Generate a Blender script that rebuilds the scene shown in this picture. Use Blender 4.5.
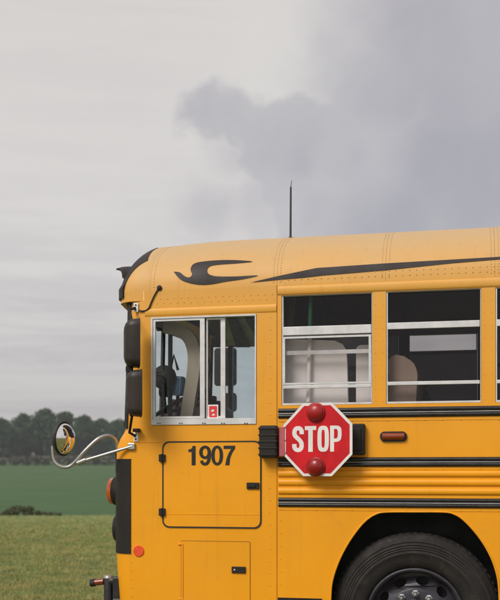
import bpy, bmesh, math, random
from mathutils import Vector, Matrix
from mathutils.geometry import tessellate_polygon
from mathutils.bvhtree import BVHTree
from mathutils import noise as mnoise

random.seed(7)
for o in list(bpy.data.objects):
    bpy.data.objects.remove(o)
scene = bpy.context.scene
COL = scene.collection
PI = math.pi

# ------------------------------------------------------------------ camera
FPX = 1000.0                     # focal length in pixels of the 500 x 600 photograph
TH = math.atan(FPX / 4600.0)     # angle between image plane and the bus side
CT, ST = math.cos(TH), math.sin(TH)
CAM = Vector((6.35 * ST, -6.35 * CT, 1.41))
FWD, RIGHT, UP = Vector((-ST, CT, 0)), Vector((CT, ST, 0)), Vector((0, 0, 1))
cd = bpy.data.cameras.new('camera')
cam = bpy.data.objects.new('camera', cd)
COL.objects.link(cam)
cam.location = CAM
cam.rotation_euler = (PI / 2, 0, TH)
cd.sensor_fit = 'VERTICAL'
cd.sensor_height = 36.0
cd.lens = 36.0 * FPX / 600.0
cd.shift_y = (474 - 300) / 600.0
cd.clip_start = 0.1
cd.clip_end = 9000
cd.dof.use_dof = True
cd.dof.focus_distance = 6.3
cd.dof.aperture_fstop = 3.2
scene.camera = cam

# ------------------------------------------------------------------ world, sun, exposure
EXPO = 0.82
scene.view_settings.view_transform = 'Standard'
scene.view_settings.look = 'None'
scene.view_settings.gamma = 1.0
scene.view_settings.exposure = EXPO
scene.view_settings.use_curve_mapping = False
SUNV = Vector((-0.42, -0.74, 0.80)).normalized()      # towards the sun behind thin cloud
sd = bpy.data.lights.new('sun', 'SUN')
sd.energy = 1.5
sd.angle = math.radians(24)
sd.color = (1.0, 0.96, 0.90)
sun = bpy.data.objects.new('sun', sd)
COL.objects.link(sun)
sun.location = (0, 0, 40)
sun.rotation_euler = SUNV.to_track_quat('Z', 'Y').to_euler()

world = bpy.data.worlds.new('World')
scene.world = world
world.use_nodes = True
wt = world.node_tree
wt.nodes.clear()


def N(t, typ, **kw):
    n = t.nodes.new(typ)
    for k, v in kw.items():
        setattr(n, k, v)
    return n


def setin(t, sock, v):
    if hasattr(v, 'is_linked') or isinstance(v, bpy.types.NodeSocket):
        t.links.new(v, sock)
    else:
        sock.default_value = v


def math_n(t, op, a, b=None, c=None, clamp=False):
    n = N(t, 'ShaderNodeMath', operation=op)
    n.use_clamp = clamp
    setin(t, n.inputs[0], a)
    if b is not None:
        setin(t, n.inputs[1], b)
    if c is not None:
        setin(t, n.inputs[2], c)
    return n.outputs[0]


def vmath(t, op, a, b):
    n = N(t, 'ShaderNodeVectorMath', operation=op)
    setin(t, n.inputs[0], a)
    setin(t, n.inputs[1], b)
    return n.outputs['Value'] if op in ('DISTANCE', 'DOT_PRODUCT', 'LENGTH') else n.outputs[0]


def noise_n(t, vec, scale, detail=4, rough=0.55, dist=0.0):
    n = N(t, 'ShaderNodeTexNoise')
    setin(t, n.inputs['Vector'], vec)
    n.inputs['Scale'].default_value = scale
    n.inputs['Detail'].default_value = detail
    n.inputs['Roughness'].default_value = rough
    n.inputs['Distortion'].default_value = dist
    return n


def ramp01(t, v, lo, hi, a=0.0, b=1.0, smooth=True):
    n = N(t, 'ShaderNodeMapRange')
    n.interpolation_type = 'SMOOTHSTEP' if smooth else 'LINEAR'
    n.clamp = True
    setin(t, n.inputs[0], v)
    for i, x in zip((1, 2, 3, 4), (lo, hi, a, b)):
        n.inputs[i].default_value = x
    return n.outputs[0]


def mixc(t, f, a, b):
    n = N(t, 'ShaderNodeMix', data_type='RGBA')
    setin(t, n.inputs[0], f)
    for s, v in ((n.inputs[6], a), (n.inputs[7], b)):
        if isinstance(v, (tuple, list)):
            s.default_value = (v[0], v[1], v[2], 1)
        else:
            t.links.new(v, s)
    return n.outputs[2]


def dirpx(px, py):
    return (FWD + RIGHT * ((px - 250) / FPX) + UP * ((474 - py) / FPX)).normalized()


SC = 1.0 / (2 ** EXPO) / 0.1
tc = N(wt, 'ShaderNodeTexCoord').outputs['Generated']
# turbulence for the cauliflower edge of the cloud bank
nz = noise_n(wt, tc, 20.0, 7, 0.60)
off = vmath(wt, 'SUBTRACT', nz.outputs['Color'], (0.5, 0.5, 0.5))
offs = N(wt, 'ShaderNodeVectorMath', operation='SCALE')
wt.links.new(off, offs.inputs[0])
offs.inputs['Scale'].default_value = 0.062
dvec = vmath(wt, 'ADD', tc, offs.outputs[0])
blobs = [(208, 112, 26), (236, 114, 27), (268, 130, 30), (262, 152, 30), (300, 158, 50), (290, 190, 26), (345, 122, 32), (355, 160, 50),
         (440, 170, 90), (560, 200, 150), (318, 212, 46), (390, 230, 90), (640, 140, 170), (760, 230, 220)]
dist = None
for px, py, r in blobs:
    d = math_n(wt, 'SUBTRACT', vmath(wt, 'DISTANCE', dvec, tuple(dirpx(px, py))), r / FPX)
    if dist is None:
        dist = d
    else:
        n = N(wt, 'ShaderNodeMath', operation='SMOOTH_MIN')
        wt.links.new(dist, n.inputs[0])
        wt.links.new(d, n.inputs[1])
        n.inputs[2].default_value = 0.02
        dist = n.outputs[0]
bank = math_n(wt, 'ADD', ramp01(wt, dist, 0.006, -0.010, 0, 0.62), ramp01(wt, dist, 0.0, -0.075, 0, 0.38))
thin = None
for px, py, r in [(262, 208, 40), (215, 212, 32), (300, 190, 40), (235, 150, 26)]:
    d = math_n(wt, 'SUBTRACT', vmath(wt, 'DISTANCE', dvec, tuple(dirpx(px, py))), r / FPX)
    thin = d if thin is None else math_n(wt, 'MINIMUM', thin, d)
bank = math_n(wt, 'MAXIMUM', bank, ramp01(wt, thin, 0.02, -0.035, 0, 0.5))
veil = None                                     # the soft upper part of the bank
for px, py, r in [(390, 95, 60), (440, 40, 80), (520, 90, 120), (620, 40, 170)]:
    d = math_n(wt, 'SUBTRACT', vmath(wt, 'DISTANCE', dvec, tuple(dirpx(px, py))), r / FPX)
    veil = d if veil is None else math_n(wt, 'MINIMUM', veil, d)
bank = math_n(wt, 'MAXIMUM', bank, ramp01(wt, veil, 0.07, -0.055, 0, 0.92))
# the same kind of broken cloud all round the sky
mp = N(wt, 'ShaderNodeMapping')
wt.links.new(tc, mp.inputs[0])
mp.inputs['Scale'].default_value = (1, 1, 2.6)
nb = noise_n(wt, mp.outputs[0], 2.1, 7, 0.55, 0.3)
wide = ramp01(wt, nb.outputs[0], 0.50, 0.72)
infront = ramp01(wt, vmath(wt, 'DOT_PRODUCT', tc, tuple(dirpx(250, 200))), 0.90, 0.80)
wide = math_n(wt, 'MULTIPLY', wide, infront)
mp2 = N(wt, 'ShaderNodeMapping')
wt.links.new(tc, mp2.inputs[0])
mp2.inputs['Scale'].default_value = (1.7, 1.7, 15)
nst = noise_n(wt, mp2.outputs[0], 2.6, 7, 0.6, 0.5)
sepz = N(wt, 'ShaderNodeSeparateXYZ')
wt.links.new(tc, sepz.inputs[0])
streak = math_n(wt, 'MULTIPLY', ramp01(wt, nst.outputs[0], 0.38, 0.66), ramp01(wt, sepz.outputs[2], 0.14, 0.30, 1.0, 0.22))
nsoft = noise_n(wt, tc, 5.0, 5, 0.5, 0.2)
pale = mixc(wt, streak, tuple(SC * v for v in (.715, .690, .672)), tuple(SC * v for v in (.600, .578, .580)))
glowd = math_n(wt, 'SUBTRACT', vmath(wt, 'DISTANCE', dvec, tuple(dirpx(285, 85))), 0.0)
glow = ramp01(wt, glowd, 0.13, 0.0, 0.0, 0.65)
pale = mixc(wt, glow, pale, tuple(SC * v for v in (.745, .725, .70)))
dark = mixc(wt, ramp01(wt, nsoft.outputs[0], 0.35, 0.66), tuple(SC * v for v in (.385, .378, .425)),
            tuple(SC * v for v in (.475, .462, .500)))
bank = math_n(wt, 'MULTIPLY', bank, ramp01(wt, nsoft.outputs[0], 0.25, 0.5, 0.78, 1.0))
cl = mixc(wt, math_n(wt, 'MAXIMUM', bank, math_n(wt, 'MULTIPLY', wide, 0.8)), pale, dark)
sky = N(wt, 'ShaderNodeTexSky')
sky.sky_type = 'NISHITA'
sky.sun_disc = False
sky.sun_elevation = math.asin(SUNV.z)
sky.sun_rotation = math.atan2(SUNV.x, SUNV.y)
fin = mixc(wt, 0.93, sky.outputs[0], cl)
sepw = N(wt, 'ShaderNodeSeparateXYZ')          # overcast sky: dimmer towards the horizon, all round
wt.links.new(tc, sepw.inputs[0])
el = ramp01(wt, sepw.outputs[2], 0.0, 0.22)
tint = mixc(wt, el, (0.76, 0.74, 0.765), (1.0, 0.985, 0.965))
mulw = N(wt, 'ShaderNodeMix', data_type='RGBA', blend_type='MULTIPLY')
mulw.inputs[0].default_value = 1.0
wt.links.new(fin, mulw.inputs[6])
wt.links.new(tint, mulw.inputs[7])
fin = mulw.outputs[2]
bg = N(wt, 'ShaderNodeBackground')
wt.links.new(fin, bg.inputs[0])
bg.inputs[1].default_value = 0.1
wo = N(wt, 'ShaderNodeOutputWorld')
wt.links.new(bg.outputs[0], wo.inputs[0])


# ------------------------------------------------------------------ pixel helpers
def P(px, py, y=0.0):
    """point where the photo pixel's ray meets the plane y = const (parallel to the bus side)"""
    d = FWD + RIGHT * ((px - 250) / FPX) + UP * ((474 - py) / FPX)
    return CAM + d * ((y - CAM.y) / d.y)


def X(px, y=0.0):
    return P(px, 474, y).x


def Zz(px, py, y=0.0):
    return P(px, py, y).z


def at_depth(px, D, z=None):
    p = CAM + (FWD + RIGHT * ((px - 250) / FPX)) * D
    if z is not None:
        p.z = z
    return p


# ------------------------------------------------------------------ materials
MATS = {}


def mat(name, col, rough=0.5, metal=0.0, var=0.08, vscale=3.0, bump=0.0, bscale=40.0, coat=0.0, spec=0.5,
        col2=None, c2lo=0.55, c2hi=0.75, c2scale=4.0, fine=0.0, coords='Object', trans=0.0, alpha=None, wave=0.0):
    m = bpy.data.materials.new(name)
    m.use_nodes = True
    t = m.node_tree
    b = t.nodes['Principled BSDF']
    crd = N(t, 'ShaderNodeTexCoord').outputs[coords]
    n1 = noise_n(t, crd, vscale, 6, 0.6)
    lo = tuple(c * (1 - var) for c in col)
    hi = tuple(min(1, c * (1 + var)) for c in col)
    c = mixc(t, ramp01(t, n1.outputs[0], 0.3, 0.7), lo, hi)
    if fine:
        nf = noise_n(t, crd, 160.0, 3, 0.6)
        c = mixc(t, ramp01(t, nf.outputs[0], 0.35, 0.7, 0.0, fine), c, tuple(x * 0.45 for x in col))
    if col2:
        n2 = noise_n(t, crd, c2scale, 8, 0.65, 0.4)
        c = mixc(t, ramp01(t, n2.outputs[0], c2lo, c2hi), c, col2)
    t.links.new(c, b.inputs['Base Color'])
    n3 = noise_n(t, crd, vscale * 4, 5, 0.6)
    t.links.new(ramp01(t, n3.outputs[0], 0.3, 0.7, max(0.02, rough * 0.8), min(1, rough * 1.2)), b.inputs['Roughness'])
    b.inputs['Metallic'].default_value = metal
    b.inputs['Specular IOR Level'].default_value = spec
    b.inputs['Coat Weight'].default_value = coat
    b.inputs['Coat Roughness'].default_value = 0.12
    b.inputs['Transmission Weight'].default_value = trans
    if bump or wave:
        prev = None
        if wave:                                     # slow oil-canning of sheet metal
            nw = noise_n(t, crd, 3.2, 2, 0.5)
            bw = N(t, 'ShaderNodeBump')
            bw.inputs['Strength'].default_value = wave
            bw.inputs['Distance'].default_value = 0.02
            t.links.new(nw.outputs[0], bw.inputs['Height'])
            prev = bw.outputs[0]
        if bump:
            nb_ = noise_n(t, crd, bscale, 4, 0.6)
            bb = N(t, 'ShaderNodeBump')
            bb.inputs['Strength'].default_value = bump
            bb.inputs['Distance'].default_value = 0.01
            t.links.new(nb_.outputs[0], bb.inputs['Height'])
            if prev:
                t.links.new(prev, bb.inputs['Normal'])
            prev = bb.outputs[0]
        t.links.new(prev, b.inputs['Normal'])
    MATS[name] = m
    return m


def glass(name, tint, rough=0.02, refl=1.0, ior=1.5):
    m = bpy.data.materials.new(name)
    m.use_nodes = True
    t = m.node_tree
    t.nodes.remove(t.nodes['Principled BSDF'])
    out = t.nodes['Material Output']
    crd = N(t, 'ShaderNodeTexCoord').outputs['Object']
    n1 = noise_n(t, crd, 2.0, 3)
    c = mixc(t, ramp01(t, n1.outputs[0], 0.3, 0.7), tuple(v * 0.93 for v in tint), tint)
    tr = N(t, 'ShaderNodeBsdfTransparent')
    t.links.new(c, tr.inputs[0])
    gl = N(t, 'ShaderNodeBsdfGlossy')
    gl.inputs['Roughness'].default_value = rough
    gl.inputs[0].default_value = (refl, refl, refl, 1)
    nw = noise_n(t, crd, 2.3, 2)
    bp = N(t, 'ShaderNodeBump')
    bp.inputs['Strength'].default_value = 0.08
    bp.inputs['Distance'].default_value = 0.02
    t.links.new(nw.outputs[0], bp.inputs['Height'])
    t.links.new(bp.outputs[0], gl.inputs['Normal'])
    lw = N(t, 'ShaderNodeLayerWeight')
    lw.inputs[0].default_value = 0.5
    f5 = math_n(t, 'POWER', lw.outputs['Facing'], 5.0)
    mx = N(t, 'ShaderNodeMixShader')
    t.links.new(math_n(t, 'MULTIPLY_ADD', f5, 0.6, 0.020), mx.inputs[0])
    t.links.new(tr.outputs[0], mx.inputs[1])
    t.links.new(gl.outputs[0], mx.inputs[2])
    t.links.new(mx.outputs[0], out.inputs['Surface'])
    MATS[name] = m
    return m


YEL = (0.83, 0.335, 0.004)


def paint(name, tone=1.0):
    """school-bus enamel: one paint, pale sky sheen put into its colour towards the roof, with grime runs and slight oil-canning"""
    m = bpy.data.materials.new(name)
    m.use_nodes = True
    t = m.node_tree
    b = t.nodes['Principled BSDF']
    crd = N(t, 'ShaderNodeTexCoord').outputs['Object']
    sep = N(t, 'ShaderNodeSeparateXYZ')
    t.links.new(crd, sep.inputs[0])
    n1 = noise_n(t, crd, 1.6, 6, 0.6)
    c = mixc(t, ramp01(t, n1.outputs[0], 0.3, 0.7), tuple(v * .95 * tone for v in YEL), tuple(v * 1.05 * tone for v in YEL))
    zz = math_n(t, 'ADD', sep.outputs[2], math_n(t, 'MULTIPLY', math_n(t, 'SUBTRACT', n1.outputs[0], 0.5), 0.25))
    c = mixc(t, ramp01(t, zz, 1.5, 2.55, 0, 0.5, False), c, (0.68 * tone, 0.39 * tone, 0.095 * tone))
    c = mixc(t, ramp01(t, zz, 2.45, 2.95, 0, 0.85), c, (0.485 * tone, 0.342 * tone, 0.188 * tone))  # roof's pale sky reflection painted into the base colour
    # grime runs
    mp_ = N(t, 'ShaderNodeMapping')
    t.links.new(crd, mp_.inputs[0])
    mp_.inputs['Scale'].default_value = (26, 26, 1.3)
    nr = noise_n(t, mp_.outputs[0], 1.0, 6, 0.65)
    c = mixc(t, ramp01(t, nr.outputs[0], 0.52, 0.80, 0, 0.22), c, (0.33, 0.16, 0.022))
    nd = noise_n(t, crd, 2.4, 8, 0.7, 0.5)
    c = mixc(t, ramp01(t, nd.outputs[0], 0.56, 0.80, 0, 0.35), c, (0.52, 0.235, 0.022))
    ns = noise_n(t, crd, 75.0, 3, 0.6)                 # stone chips and specks
    c = mixc(t, ramp01(t, ns.outputs[0], 0.70, 0.76, 0, 0.35), c, (0.22, 0.11, 0.04))
    t.links.new(c, b.inputs['Base Color'])
    rz = ramp01(t, sep.outputs[2], 2.2, 2.8, 0.42, 0.56)
    t.links.new(math_n(t, 'ADD', rz, math_n(t, 'MULTIPLY', math_n(t, 'SUBTRACT', nd.outputs[0], 0.5), 0.3)), b.inputs['Roughness'])
    b.inputs['Specular IOR Level'].default_value = 0.42
    nw = noise_n(t, crd, 3.0, 2, 0.5)
    bw = N(t, 'ShaderNodeBump')
    bw.inputs['Strength'].default_value = 0.30
    bw.inputs['Distance'].default_value = 0.02
    t.links.new(nw.outputs[0], bw.inputs['Height'])
    bb = N(t, 'ShaderNodeBump')
    bb.inputs['Strength'].default_value = 0.04
    bb.inputs['Distance'].default_value = 0.01
    t.links.new(noise_n(t, crd, 90, 4, 0.6).outputs[0], bb.inputs['Height'])
    t.links.new(bw.outputs[0], bb.inputs['Normal'])
    t.links.new(bb.outputs[0], b.inputs['Normal'])
    MATS[name] = m


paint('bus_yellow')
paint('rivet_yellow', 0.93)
mat('black_paint', (0.016, 0.014, 0.014), 0.42, var=0.2, fine=0.3)
mat('decal_black', (0.030, 0.023, 0.022), 0.55, spec=0.3, var=0.08, vscale=0.6)
mat('rubber', (0.014, 0.013, 0.013), 0.65, var=0.25, bump=0.1, bscale=120)
mat('black_plastic', (0.018, 0.015, 0.013), 0.62, spec=0.3, var=0.2, bump=0.15, bscale=220)
mat('mirror_housing', (0.026, 0.018, 0.015), 0.5, spec=0.4, var=0.2, bump=0.05, bscale=150)
mat('rail_black', (0.016, 0.014, 0.015), 0.30, var=0.25, vscale=5, col2=(0.07, 0.06, 0.055), c2lo=0.6, c2hi=0.8, c2scale=9)
mat('rail_highlight', (0.30, 0.29, 0.30), 0.4, var=0.2, vscale=8)  # grey tone stands in for the highlight along the rail ridge
mat('aluminium', (0.66, 0.65, 0.66), 0.38, metal=0.25, var=0.10, vscale=9, bump=0.05, bscale=160,
    col2=(0.42, 0.41, 0.41), c2lo=0.62, c2hi=0.85, c2scale=14)
mat('bright_steel', (0.50, 0.49, 0.48), 0.34, metal=0.7, var=0.08)
mat('chrome', (0.86, 0.86, 0.87), 0.05, metal=1.0, var=0.02)
mat('dark_steel', (0.10, 0.095, 0.11), 0.45, metal=0.5, var=0.3, vscale=8, col2=(0.05, 0.04, 0.04))
mat('rim_paint', (0.045, 0.042, 0.055), 0.38, metal=0.2, var=0.35, vscale=7, col2=(0.09, 0.07, 0.06), c2scale=10)
mat('tyre_rubber', (0.018, 0.015, 0.014), 0.70, spec=0.35, var=0.25, vscale=7, bump=0.25, bscale=160,
    col2=(0.042, 0.034, 0.030), c2lo=0.5, c2hi=0.75, c2scale=14)
mat('sign_red', (0.54, 0.006, 0.012), 0.50, spec=0.3, var=0.16, vscale=9, bump=0.05, bscale=140, col2=(0.40, 0.012, 0.016), c2lo=0.52, c2hi=0.75, c2scale=11)
mat('sign_white', (0.74, 0.70, 0.69), 0.45, var=0.05, vscale=9)
mat('lamp_red', (0.30, 0.006, 0.008), 0.34, var=0.2, coat=0.12, bump=0.1, bscale=110)
mat('lamp_amber', (0.55, 0.10, 0.006), 0.18, var=0.15, coat=0.5)
mat('marker_amber', (0.22, 0.035, 0.006), 0.22, var=0.2, coat=0.4)
mat('reflector_red', (0.78, 0.075, 0.016), 0.4, var=0.10, vscale=40, coat=0.1, bump=0.15, bscale=300)
mat('hinge_pink', (0.50, 0.10, 0.12), 0.5, var=0.15)
mat('interior_dark', (0.055, 0.036, 0.028), 0.7, var=0.2)
mat('ceiling_panel', (0.085, 0.050, 0.038), 0.7, var=0.15)
mat('ceiling_rib', (0.03, 0.028, 0.026), 0.7, var=0.2)
mat('ceiling_green', (0.66, 0.74, 0.45), 0.7, var=0.2)
mat('seat_vinyl', (0.030, 0.018, 0.016), 0.55, var=0.2, bump=0.1, bscale=60)
mat('seat_green', (0.30, 0.36, 0.27), 0.6, var=0.15)
mat('seat_tan', (0.78, 0.63, 0.52), 0.6, var=0.12, bump=0.1, bscale=60)
mat('panel_pale', (0.80, 0.76, 0.755), 0.6, var=0.05)
mat('pole_green', (0.12, 0.70, 0.36), 0.4, var=0.1)
mat('tan_trim', (0.50, 0.385, 0.30), 0.6, var=0.15)
mat('maroon_plastic', (0.075, 0.022, 0.02), 0.5, var=0.3)
mat('screen_glass', (0.10, 0.17, 0.27), 0.12, var=0.5, vscale=12)
mat('blue_plastic', (0.24, 0.38, 0.58), 0.35, var=0.2)
mat('floor_rubber', (0.03, 0.03, 0.03), 0.8, var=0.2)
mat('sticker_red', (0.72, 0.04, 0.04), 0.5, var=0.1)
mat('print_white', (0.80, 0.78, 0.77), 0.5, var=0.04)
mat('antenna_black', (0.02, 0.02, 0.02), 0.5, var=0.2)
mat('steel_grey', (0.35, 0.34, 0.34), 0.4, metal=0.6, var=0.2)
mat('bumper_black', (0.02, 0.019, 0.019), 0.45, var=0.3, bump=0.08, bscale=70)
glass('glass_clear', (0.92, 0.95, 0.95), refl=0.9)
glass('glass_lower', (0.96, 0.95, 0.95), refl=1.0)
glass('glass_tint', (0.62, 0.58, 0.56), refl=1.0)
glass('glass_mid', (0.72, 0.70, 0.70), refl=1.0)
glass('glass_far', (0.17, 0.165, 0.16), refl=0.6)
glass('glass_windshield', (0.90, 0.95, 0.97), refl=0.9)


# ------------------------------------------------------------------ mesh builder
class MB:
    def __init__(s):
        s.v, s.f, s.sm = [], [], []

    def add(s, vs, fs, smooth=False):
        o = len(s.v)
        s.v += [tuple(v) for v in vs]
        s.f += [tuple(i + o for i in f) for f in fs]
        s.sm += [smooth] * len(fs)
        return s

    def box(s, x0, x1, y0, y1, z0, z1, ch=0.0, M=None):
        if ch <= 0:
            vs = [(x, y, z) for x in (x0, x1) for y in (y0, y1) for z in (z0, z1)]
            fs = [(0, 1, 3, 2), (4, 6, 7, 5), (0, 4, 5, 1), (2, 3, 7, 6), (0, 2, 6, 4), (1, 5, 7, 3)]
        else:
            bm = bmesh.new()
            bmesh.ops.create_cube(bm, size=1)
            for v in bm.verts:
                v.co = Vector((x0 + (v.co.x + .5) * (x1 - x0), y0 + (v.co.y + .5) * (y1 - y0), z0 + (v.co.z + .5) * (z1 - z0)))
            bmesh.ops.bevel(bm, geom=bm.edges[:], offset=ch, segments=2, affect='EDGES', profile=0.5)
            bm.verts.index_update()
            vs = [v.co.copy() for v in bm.verts]
            fs = [[v.index for v in f.verts] for f in bm.faces]
            bm.free()
        if M is not None:
            vs = [M @ Vector(v) for v in vs]
        return s.add(vs, fs)

    def tube(s, pts, r, n=10, cap=True, closed=False):
        pts = [Vector(p) for p in pts]
        k = len(pts)
        rr = r if isinstance(r, (list, tuple)) else [r] * k
        vs, fs = [], []
        nrm = None
        for i, p in enumerate(pts):
            a = pts[(i - 1) % k] if (i or closed) else pts[0]
            b = pts[(i + 1) % k] if (i < k - 1 or closed) else pts[-1]
            t = (b - a).normalized()
            if nrm is None:
                nrm = t.orthogonal().normalized()
            nrm = (nrm - t * nrm.dot(t))
            nrm = nrm.normalized() if nrm.length > 1e-6 else t.orthogonal().normalized()
            bn = t.cross(nrm)
            for j in range(n):
                an = 2 * PI * j / n
                vs.append(p + (nrm * math.cos(an) + bn * math.sin(an)) * rr[i])
        for i in range(k - (0 if closed else 1)):
            for j in range(n):
                a, b = i * n + j, i * n + (j + 1) % n
                c, d = ((i + 1) % k) * n + (j + 1) % n, ((i + 1) % k) * n + j
                fs.append((a, b, c, d))
        s.add(vs, fs, True)
        if cap and not closed:
            s.add(vs[:n], [tuple(range(n))[::-1]])
            s.add(vs[-n:], [tuple(range(n))])
        return s

    def lathe(s, prof, c, axis='y', n=48, smooth=True, M=None):
        """prof: (r, a) pairs, a along the axis"""
        vs, fs = [], []
        for r, a in prof:
            for j in range(n):
                an = 2 * PI * j / n
                if axis == 'y':
                    v = Vector((r * math.cos(an), a, r * math.sin(an)))
                elif axis == 'x':
                    v = Vector((a, r * math.cos(an), r * math.sin(an)))
                else:
                    v = Vector((r * math.cos(an), r * math.sin(an), a))
                if M is not None:
                    v = M @ v
                vs.append(v + Vector(c))
        for i in range(len(prof) - 1):
            for j in range(n):
                fs.append((i * n + j, i * n + (j + 1) % n, (i + 1) * n + (j + 1) % n, (i + 1) * n + j))
        return s.add(vs, fs, smooth)

    def plate(s, loops, y0, y1, fn=None):
        """loops: outer then holes, (x, z) pairs; extruded from y0 (front) to y1"""
        L = [[Vector((p[0], p[1], 0)) for p in lp] for lp in loops]
        tris = tessellate_polygon(L)
        flat = [p for lp in L for p in lp]
        n = len(flat)
        vs = [(p.x, y0, p.y) for p in flat] + [(p.x, y1, p.y) for p in flat]
        fs = []
        for t in tris:
            a, b, c = [flat[i] for i in t]
            if (b - a).cross(c - a).z < 0:
                t = (t[0], t[2], t[1])
            fs.append(tuple(t))
            fs.append(tuple(i + n for i in reversed(t)))
        o = 0
        for k, lp in enumerate(L):
            m = len(lp)
            area = sum(lp[i].x * lp[(i + 1) % m].y - lp[(i + 1) % m].x * lp[i].y for i in range(m))
            for i in range(m):
                a, b = o + i, o + (i + 1) % m
                q = (a, a + n, b + n, b)
                if (area < 0) != (k > 0):
                    q = q[::-1]
                fs.append(q)
            o += m
        if fn:
            vs = [fn(Vector(v)) for v in vs]
        return s.add(vs, fs)

    def grid(s, rows, smooth=True, flip=False):
        n = len(rows[0])
        vs = [p for r in rows for p in r]
        fs = []
        for i in range(len(rows) - 1):
            for j in range(n - 1):
                q = (i * n + j, i * n + j + 1, (i + 1) * n + j + 1, (i + 1) * n + j)
                fs.append(q[::-1] if flip else q)
        return s.add(vs, fs, smooth)

    def mesh(s, name):
        me = bpy.data.meshes.new(name)
        me.from_pydata(s.v, [], s.f)
        me.polygons.foreach_set('use_smooth', s.sm)
        me.update()
        return me

    def build(s, name, m, parent=None, kind=None):
        me = s.mesh(name)
        o = bpy.data.objects.new(name, me)
        COL.objects.link(o)
        if m:
            me.materials.append(MATS[m])
        if parent is not None:
            o.parent = parent
            if parent.type == 'EMPTY':
                o.location = -parent.location
        if kind:
            o['kind'] = kind
        return o


def tag(o, label=None, cat=None, group=None, kind=None):
    for k, v in (('label', label), ('category', cat), ('group', group), ('kind', kind)):
        if v:
            o[k] = v
    return o


def empty(name, loc):
    o = bpy.data.objects.new(name, None)
    COL.objects.link(o)
    o.location = loc
    return o


def rrect(x0, x1, z0, z1, r, n=5):
    pts = []
    for cx, cz, a0 in ((x1 - r, z1 - r, 0), (x0 + r, z1 - r, 90), (x0 + r, z0 + r, 180), (x1 - r, z0 + r, 270)):
        for i in range(n + 1):
            a = math.radians(a0 + 90 * i / n)
            pts.append((cx + r * math.cos(a), cz + r * math.sin(a)))
    return pts


def rect(x0, x1, z0, z1):
    return [(x0, z0), (x1, z0), (x1, z1), (x0, z1)]


def catmull(pts, k=6):
    pts = [Vector(p) for p in pts]
    out = []
    for i in range(len(pts) - 1):
        p0 = pts[max(i - 1, 0)]
        p1, p2 = pts[i], pts[i + 1]
        p3 = pts[min(i + 2, len(pts) - 1)]
        for j in range(k):
            t = j / k
            out.append(0.5 * ((2 * p1) + (p2 - p0) * t + (2 * p0 - 5 * p1 + 4 * p2 - p3) * t * t + (3 * p1 - p0 - 3 * p2 + p3) * t ** 3))
    out.append(pts[-1])
    return out


def ribbon_loop(pts, w):
    pts = [Vector((p[0], p[1])) for p in pts]
    L, R = [], []
    for i, p in enumerate(pts):
        t = (pts[min(i + 1, len(pts) - 1)] - pts[max(i - 1, 0)]).normalized()
        n = Vector((-t.y, t.x))
        L.append(p + n * w / 2)
        R.append(p - n * w / 2)
    return [tuple(p) for p in R + L[::-1]]


def ell(cx, cz, rx, rz, n=40, e=2.0):
    out = []
    for i in range(n):
        a = 2 * PI * i / n
        c, s_ = math.cos(a), math.sin(a)
        out.append((cx + rx * math.copysign(abs(c) ** (2 / e), c), cz + rz * math.copysign(abs(s_) ** (2 / e), s_)))
    return out


# ================================================================== ground
def smooth01(t):
    t = max(0.0, min(1.0, t))
    return t * t * (3 - 2 * t)


PROF = [(-4000, 0), (30, 0.0), (36, -0.10), (42, -0.75), (52, -1.55), (70, -1.62), (100, -0.80), (160, 0.95), (240, 3.25),
        (250, 3.75), (259, 5.75), (266, 6.25), (300, 7.0), (600, 12), (5000, 18)]


def ground_z(x, y):
    d = Vector((x, y, 0)) - CAM
    D = d.dot(FWD)
    z = 0
    for (a, za), (b, zb_) in zip(PROF, PROF[1:]):
        if a <= D <= b:
            z = za + (zb_ - za) * (D - a) / (b - a)
            break
    if D > 22:
        lat = d.dot(RIGHT)
        z += 0.16 * smooth01((D - 22) / 20) * mnoise.noise(Vector((lat * 0.09, D * 0.05, 3.3)))
    return z


def axis_pts(lims):
    out = []
    for a, b, st in lims:
        k = max(1, int(round((b - a) / st)))
        out += [a + (b - a) * i / k for i in range(k)]
    out.append(lims[-1][1])
    return out


latA = axis_pts([(-1500, -400, 275), (-400, -120, 40), (-120, -40, 8), (-40, 40, 2.5), (40, 120, 8), (120, 400, 40), (400, 1500, 275)])
depA = axis_pts([(-1500, -300, 300), (-300, -20, 35), (-20, 20, 4), (20, 75, 1.0), (75, 240, 6), (240, 275, 1.5), (275, 600, 40), (600, 1500, 300)])
gb = MB()
rows = []
for D in depA:
    r_ = []
    for lat in latA:
        p = CAM + FWD * D + RIGHT * lat
        r_.append((p.x, p.y, ground_z(p.x, p.y)))
    rows.append(r_)
gb.grid(rows, True, flip=False)


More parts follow.
